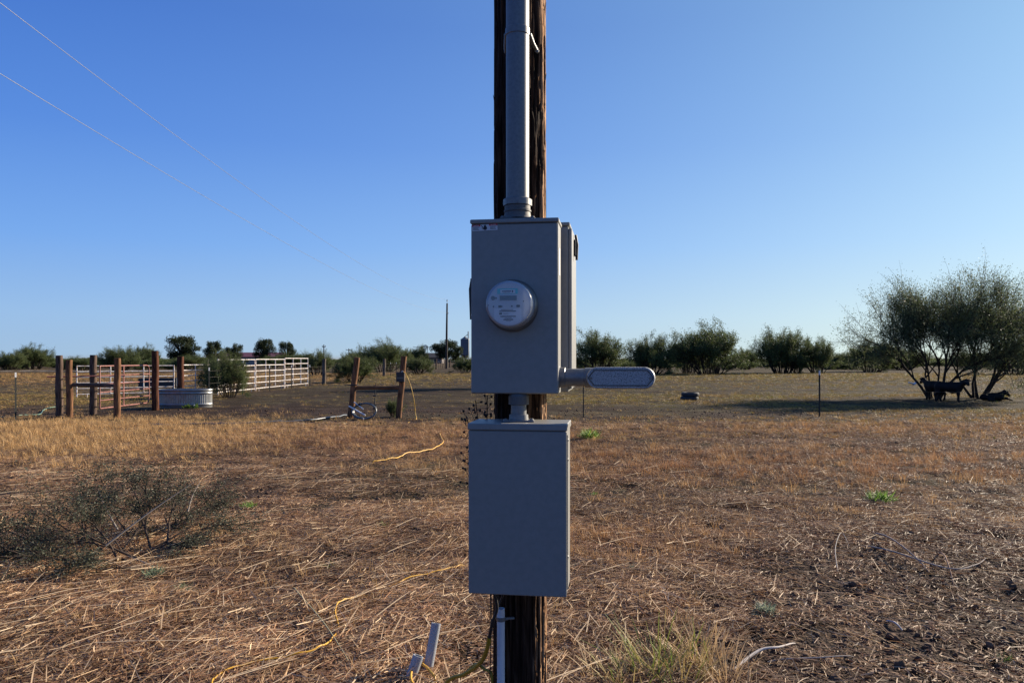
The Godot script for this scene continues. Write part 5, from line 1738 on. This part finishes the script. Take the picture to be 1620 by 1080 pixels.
# ---------------------------------------------------------------- far things
func make_far_things() -> void:
	# the utility pole at the end of the fence, and the one behind the viewer's shoulder that carries the wires on
	var ends := []
	for q in [[on(-10.75, 127.0), "tall dark wooden utility pole at the end of the long fence"], [on(-14.2, -9.0), "tall dark wooden utility pole on the open side of the long fence"]]:
		var t := thing("power_pole", q[1], "utility pole", q[0])
		var b := MB.new()
		b.tube([V(0, -0.6, 0), V(0.05, 5.5, 0), V(0.12, 10.7, 0)], [0.2, 0.17, 0.13], 10)
		part(t, "shaft", b.mesh(), M.far_pole)
		b = MB.new()
		b.lathe([[0.03, 10.7], [0.03, 11.0], [0.09, 11.02], [0.1, 11.1], [0.06, 11.2], [0.09, 11.25], [0.0, 11.34]], 10, V(0.12, 0, 0))
		part(t, "insulator", b.mesh(), M.far_steel)
		b = MB.new()
		b.box(V(0.14, 9.02, -0.1), V(0.36, 9.14, 0.1), 0.01)
		part(t, "bracket", b.mesh(), M.far_steel)
		if q[0].z > 0.0:
			t.scale.y = 1.17
		ends.append(q[0])
	for w in [["upper overhead power line strung to the far utility pole", V(0.12, 11.34, 0), 3.0], ["lower overhead power line strung to the far utility pole", V(0.34, 9.15, 0), 2.25]]:
		var a: Vector3 = ends[1] + w[1] * Vector3(1, 1.17, 1)
		var c: Vector3 = ends[0] + w[1]
		var pts := []
		for k in 41:
			var t := k / 40.0
			pts.append(a.lerp(c, t) - V(0, w[2] * 4.0 * t * (1.0 - t), 0) - a)
		var b := MB.new()
		b.tube(pts, [0.008], 6)
		single("power_line", b.mesh(), M.power_wire, a, w[0], "power line", "overhead power lines")
	# feed bin
	var bn := thing("feed_bin", "dark cylindrical steel feed bin with a cone roof beside the meter box", "silo", on((735.5 - 810.0) / F * 237.0, 237.0))
	var b := MB.new()
	b.lathe([[0.25, 1.2], [1.35, 2.9], [1.35, 7.55]], 28)
	part(bn, "drum", b.mesh(), M.bin_steel)
	b = MB.new()
	b.lathe([[1.45, 7.5], [1.4, 7.6], [0.25, 8.35], [0.22, 8.5], [0.0, 8.55]], 28)
	part(bn, "roof", b.mesh(), M.galvanised)
	for k in 3:
		b = MB.new()
		b.lathe([[1.352, 3.6 + 1.3 * k], [1.38, 3.62 + 1.3 * k], [1.38, 3.68 + 1.3 * k], [1.352, 3.7 + 1.3 * k]], 28)
		part(bn, "hoop", b.mesh(), M.bin_steel)
	for k in 6:
		var a := TAU * k / 6.0 + 0.3
		b = MB.new()
		pipe(b, V(cos(a) * 1.36, -0.1, sin(a) * 1.36), V(cos(a) * 1.36, 4.0, sin(a) * 1.36), 0.07)
		part(bn, "leg", b.mesh(), M.galvanised)
	b = MB.new()
	pipe(b, V(1.05, 0.5, 1.0), V(1.05, 10.0, 1.0), 0.16)
	pipe(b, V(1.05, 9.2, 1.0), V(0.1, 8.5, 0.0), 0.09)
	part(bn, "filler_pipe", b.mesh(), M.far_steel)
	# small white tank beside it
	b = MB.new()
	b.lathe([[0.0, 0.0], [1.0, 0.0], [1.05, 0.2], [1.05, 1.5], [0.6, 1.9], [0.0, 2.0]], 20)
	single("water_tank", b.mesh(), M.bin_steel, on((729 - 810.0) / F * 215.0, 215.0), "squat blue-grey tank at the feed bin's foot", "tank")
	# windmill
	var dw := 420.0
	var wm := thing("windmill", "farm windmill on a lattice tower above the far roofs", "windmill", V((671.5 - 810.0) / F * dw, 0, -dw))
	b = MB.new()
	for s in [[-1, -1], [1, -1], [1, 1], [-1, 1]]:
		pipe(b, V(s[0] * 1.1, -0.2, s[1] * 1.1), V(s[0] * 0.15, 7.4, s[1] * 0.15), 0.07)
	for k in 4:
		var y := 1.2 + 1.5 * k
		var r := lerpf(1.1, 0.15, y / 7.4)
		b.box(V(-r, y, r - 0.04), V(r, y + 0.08, r + 0.04))
		b.box(V(r - 0.04, y, -r), V(r + 0.04, y + 0.08, r))
	part(wm, "tower", b.mesh(), M.far_steel)
	b = MB.new()
	for k in 12:
		var a := TAU * k / 12.0
		var o := V(cos(a), sin(a), 0)
		var s := V(-sin(a), cos(a), 0.5).normalized()
		b.flat([V(0.4, 7.9, 0.5) + o * 0.4 - s * 0.1, V(0.4, 7.9, 0.5) + o * 1.45 - s * 0.3, V(0.4, 7.9, 0.5) + o * 1.45 + s * 0.3, V(0.4, 7.9, 0.5) + o * 0.4 + s * 0.1])
	part(wm, "wheel", b.mesh(), M.far_steel)
	b = MB.new()
	b.box(V(-1.0, 7.85, 0.2), V(0.4, 7.95, 0.3))
	b.box(V(-2.3, 7.4, 0.22), V(-1.0, 8.3, 0.28))
	part(wm, "tail", b.mesh(), M.far_steel)
	# far poles with cross arms: [x, top y, distance, arm, label]
	for q in [[512, 545, 230.0, 0.5, "slim bare utility pole beyond the end white panel"], [551.5, 551, 330.0, 1.2, "utility pole with a transformer above the corner bush"], [660.5, 547, 430.0, 2.4, "utility pole with a cross arm above the pointed bush"], [676.5, 547, 400.0, 2.0, "utility pole with short arms beside the windmill"], [641.5, 551, 480.0, 0.4, "thin mast above the small domed bush"], [1568, 520, 300.0, 0.6, "slim utility pole seen through the mesquite crowns"]]:
		var hgt: float = EYE + (568.0 - q[1]) / F * q[2]
		var t := thing("power_pole", q[4], "utility pole", V((q[0] - 810.0) / F * q[2], 0, -q[2]))
		b = MB.new()
		b.tube([V(0, -0.4, 0), V(0, hgt, 0)], [0.2, 0.14], 8)
		part(t, "shaft", b.mesh(), M.far_pole)
		b = MB.new()
		b.box(V(-q[3], hgt - 0.75, -0.08), V(q[3], hgt - 0.55, 0.08))
		for s in [-0.95, 0.0, 0.95]:
			b.lathe([[0.08, 0.0], [0.1, 0.2], [0.0, 0.35]], 8, V(s * q[3], hgt - 0.55, 0))
		part(t, "cross_arm", b.mesh(), M.far_pole)
		if q[0] < 560 and q[0] > 540:
			b = MB.new()
			b.lathe([[0.0, 0.0], [0.45, 0.0], [0.5, 0.1], [0.5, 1.2], [0.2, 1.3], [0.0, 1.3]], 14, V(0.55, hgt - 3.4, 0))
			part(t, "transformer", b.mesh(), M.far_steel)
	# houses
	gable("farm_house", "low house with a dark red metal roof behind the white panels", V((398 - 810.0) / F * 190.0, 0, -190.0), 9.5, 5.0, 2.2, 3.2, M.wall, M.roof_red, 0.08)
	gable("farm_house", "low house with a dark gabled roof below the windmill", V((681 - 810.0) / F * 290.0, 0, -290.0), 4.6, 4.0, 2.3, 3.9, M.wall_dark, M.roof_dark, 0.0)
	var sh := thing("shed", "small dark flat-roofed shed with a white door beside the big oak", "shed", V((314 - 810.0) / F * 170.0, 0, -170.0))
	b = MB.new()
	b.box(V(-1.6, -0.1, -1.5), V(1.6, 1.7, 1.5))
	part(sh, "wall", b.mesh(), M.wall_dark)
	b = MB.new()
	b.box(V(-1.9, 1.7, -1.8), V(1.9, 1.95, 1.8))
	part(sh, "roof", b.mesh(), M.roof_dark)
	b = MB.new()
	b.box(V(-0.5, 0.6, 1.5), V(0.2, 1.55, 1.56))
	part(sh, "door", b.mesh(), M.t_white)

func gable(called: String, label: String, at: Vector3, w: float, dep: float, eave: float, ridge: float, wm: Material, rm: Material, turn: float) -> void:
	var t := thing(called, label, "house", at, turn)
	var b := MB.new()
	b.box(V(-w, -0.1, -dep), V(w, eave, dep))
	part(t, "wall", b.mesh(), wm)
	b = MB.new()
	var o := 0.5
	for s in [-1.0, 1.0]:
		b.flat([V(-w - o, eave - 0.1, s * (dep + o)), V(w + o, eave - 0.1, s * (dep + o)), V(w * 0.75, ridge, 0), V(-w * 0.75, ridge, 0)])
		b.flat([V(s * (w + o), eave - 0.1, -dep - o), V(s * (w + o), eave - 0.1, dep + o), V(s * w * 0.75, ridge, 0)])
	b.flat([V(-w - o, eave - 0.1, -dep - o), V(w + o, eave - 0.1, -dep - o), V(w + o, eave - 0.1, dep + o), V(-w - o, eave - 0.1, dep + o)])
	part(t, "roof", b.mesh(), rm)
	for x in [-0.55, 0.0, 0.5]:
		b = MB.new()
		b.box(V(x * w - 0.5, 0.8, dep), V(x * w + 0.5, 1.6, dep + 0.05))
		part(t, "window", b.mesh(), M.black)

# ---------------------------------------------------------------- the scene
func _ready() -> void:
	rng.seed = 20241
	bumps.seed = 3
	bumps.frequency = 0.5
	bumps.fractal_octaves = 3
	patchy.seed = 12
	patchy.frequency = 0.25
	patchy.fractal_octaves = 3
	# camera: a level camera whose lens is shifted up a little, so that the pole stays upright
	var cam := Camera3D.new()
	cam.name = "camera"
	cam.position = Vector3(0, EYE, 0)
	cam.near = 0.05
	cam.far = 9000.0
	cam.projection = Camera3D.PROJECTION_FRUSTUM
	cam.size = 2.0 * 0.05 * 540.0 / F
	cam.frustum_offset = Vector2(0, 28.0 / F * 0.05)
	cam.current = true
	add_child(cam)
	# sun: behind the scene to the right, low
	var el := deg_to_rad(21.0)
	var az := deg_to_rad(55.0)
	var sun_dir := Vector3(sin(az) * cos(el), sin(el), -cos(az) * cos(el))
	var sun := DirectionalLight3D.new()
	sun.name = "sun"
	sun.light_energy = 1.6
	sun.light_color = Color(1.0, 0.94, 0.85)
	sun.light_angular_distance = 0.5
	sun.shadow_enabled = true
	add_child(sun)
	sun.look_at_from_position(Vector3.ZERO, -sun_dir)
	var env := Environment.new()
	env.background_mode = Environment.BG_SKY
	env.sky = Sky.new()
	env.sky.sky_material = make_sky(sun_dir)
	env.tonemap_mode = Environment.TONE_MAPPER_LINEAR
	env.tonemap_exposure = EXPOSURE
	env.sdfgi_enabled = true
	env.ssao_enabled = true
	env.ssil_enabled = true
	var we := WorldEnvironment.new()
	we.name = "daylight"
	we.environment = env
	add_child(we)

	make_materials()
	make_clump_materials()
	var water := mat("water", Color(0.05, 0.06, 0.05), 0.05)
	make_ground()
	make_pole()
	make_boxes()
	make_corral()
	make_trees()
	make_far_things()
	make_cattle()
	make_near_things()
	make_litter()
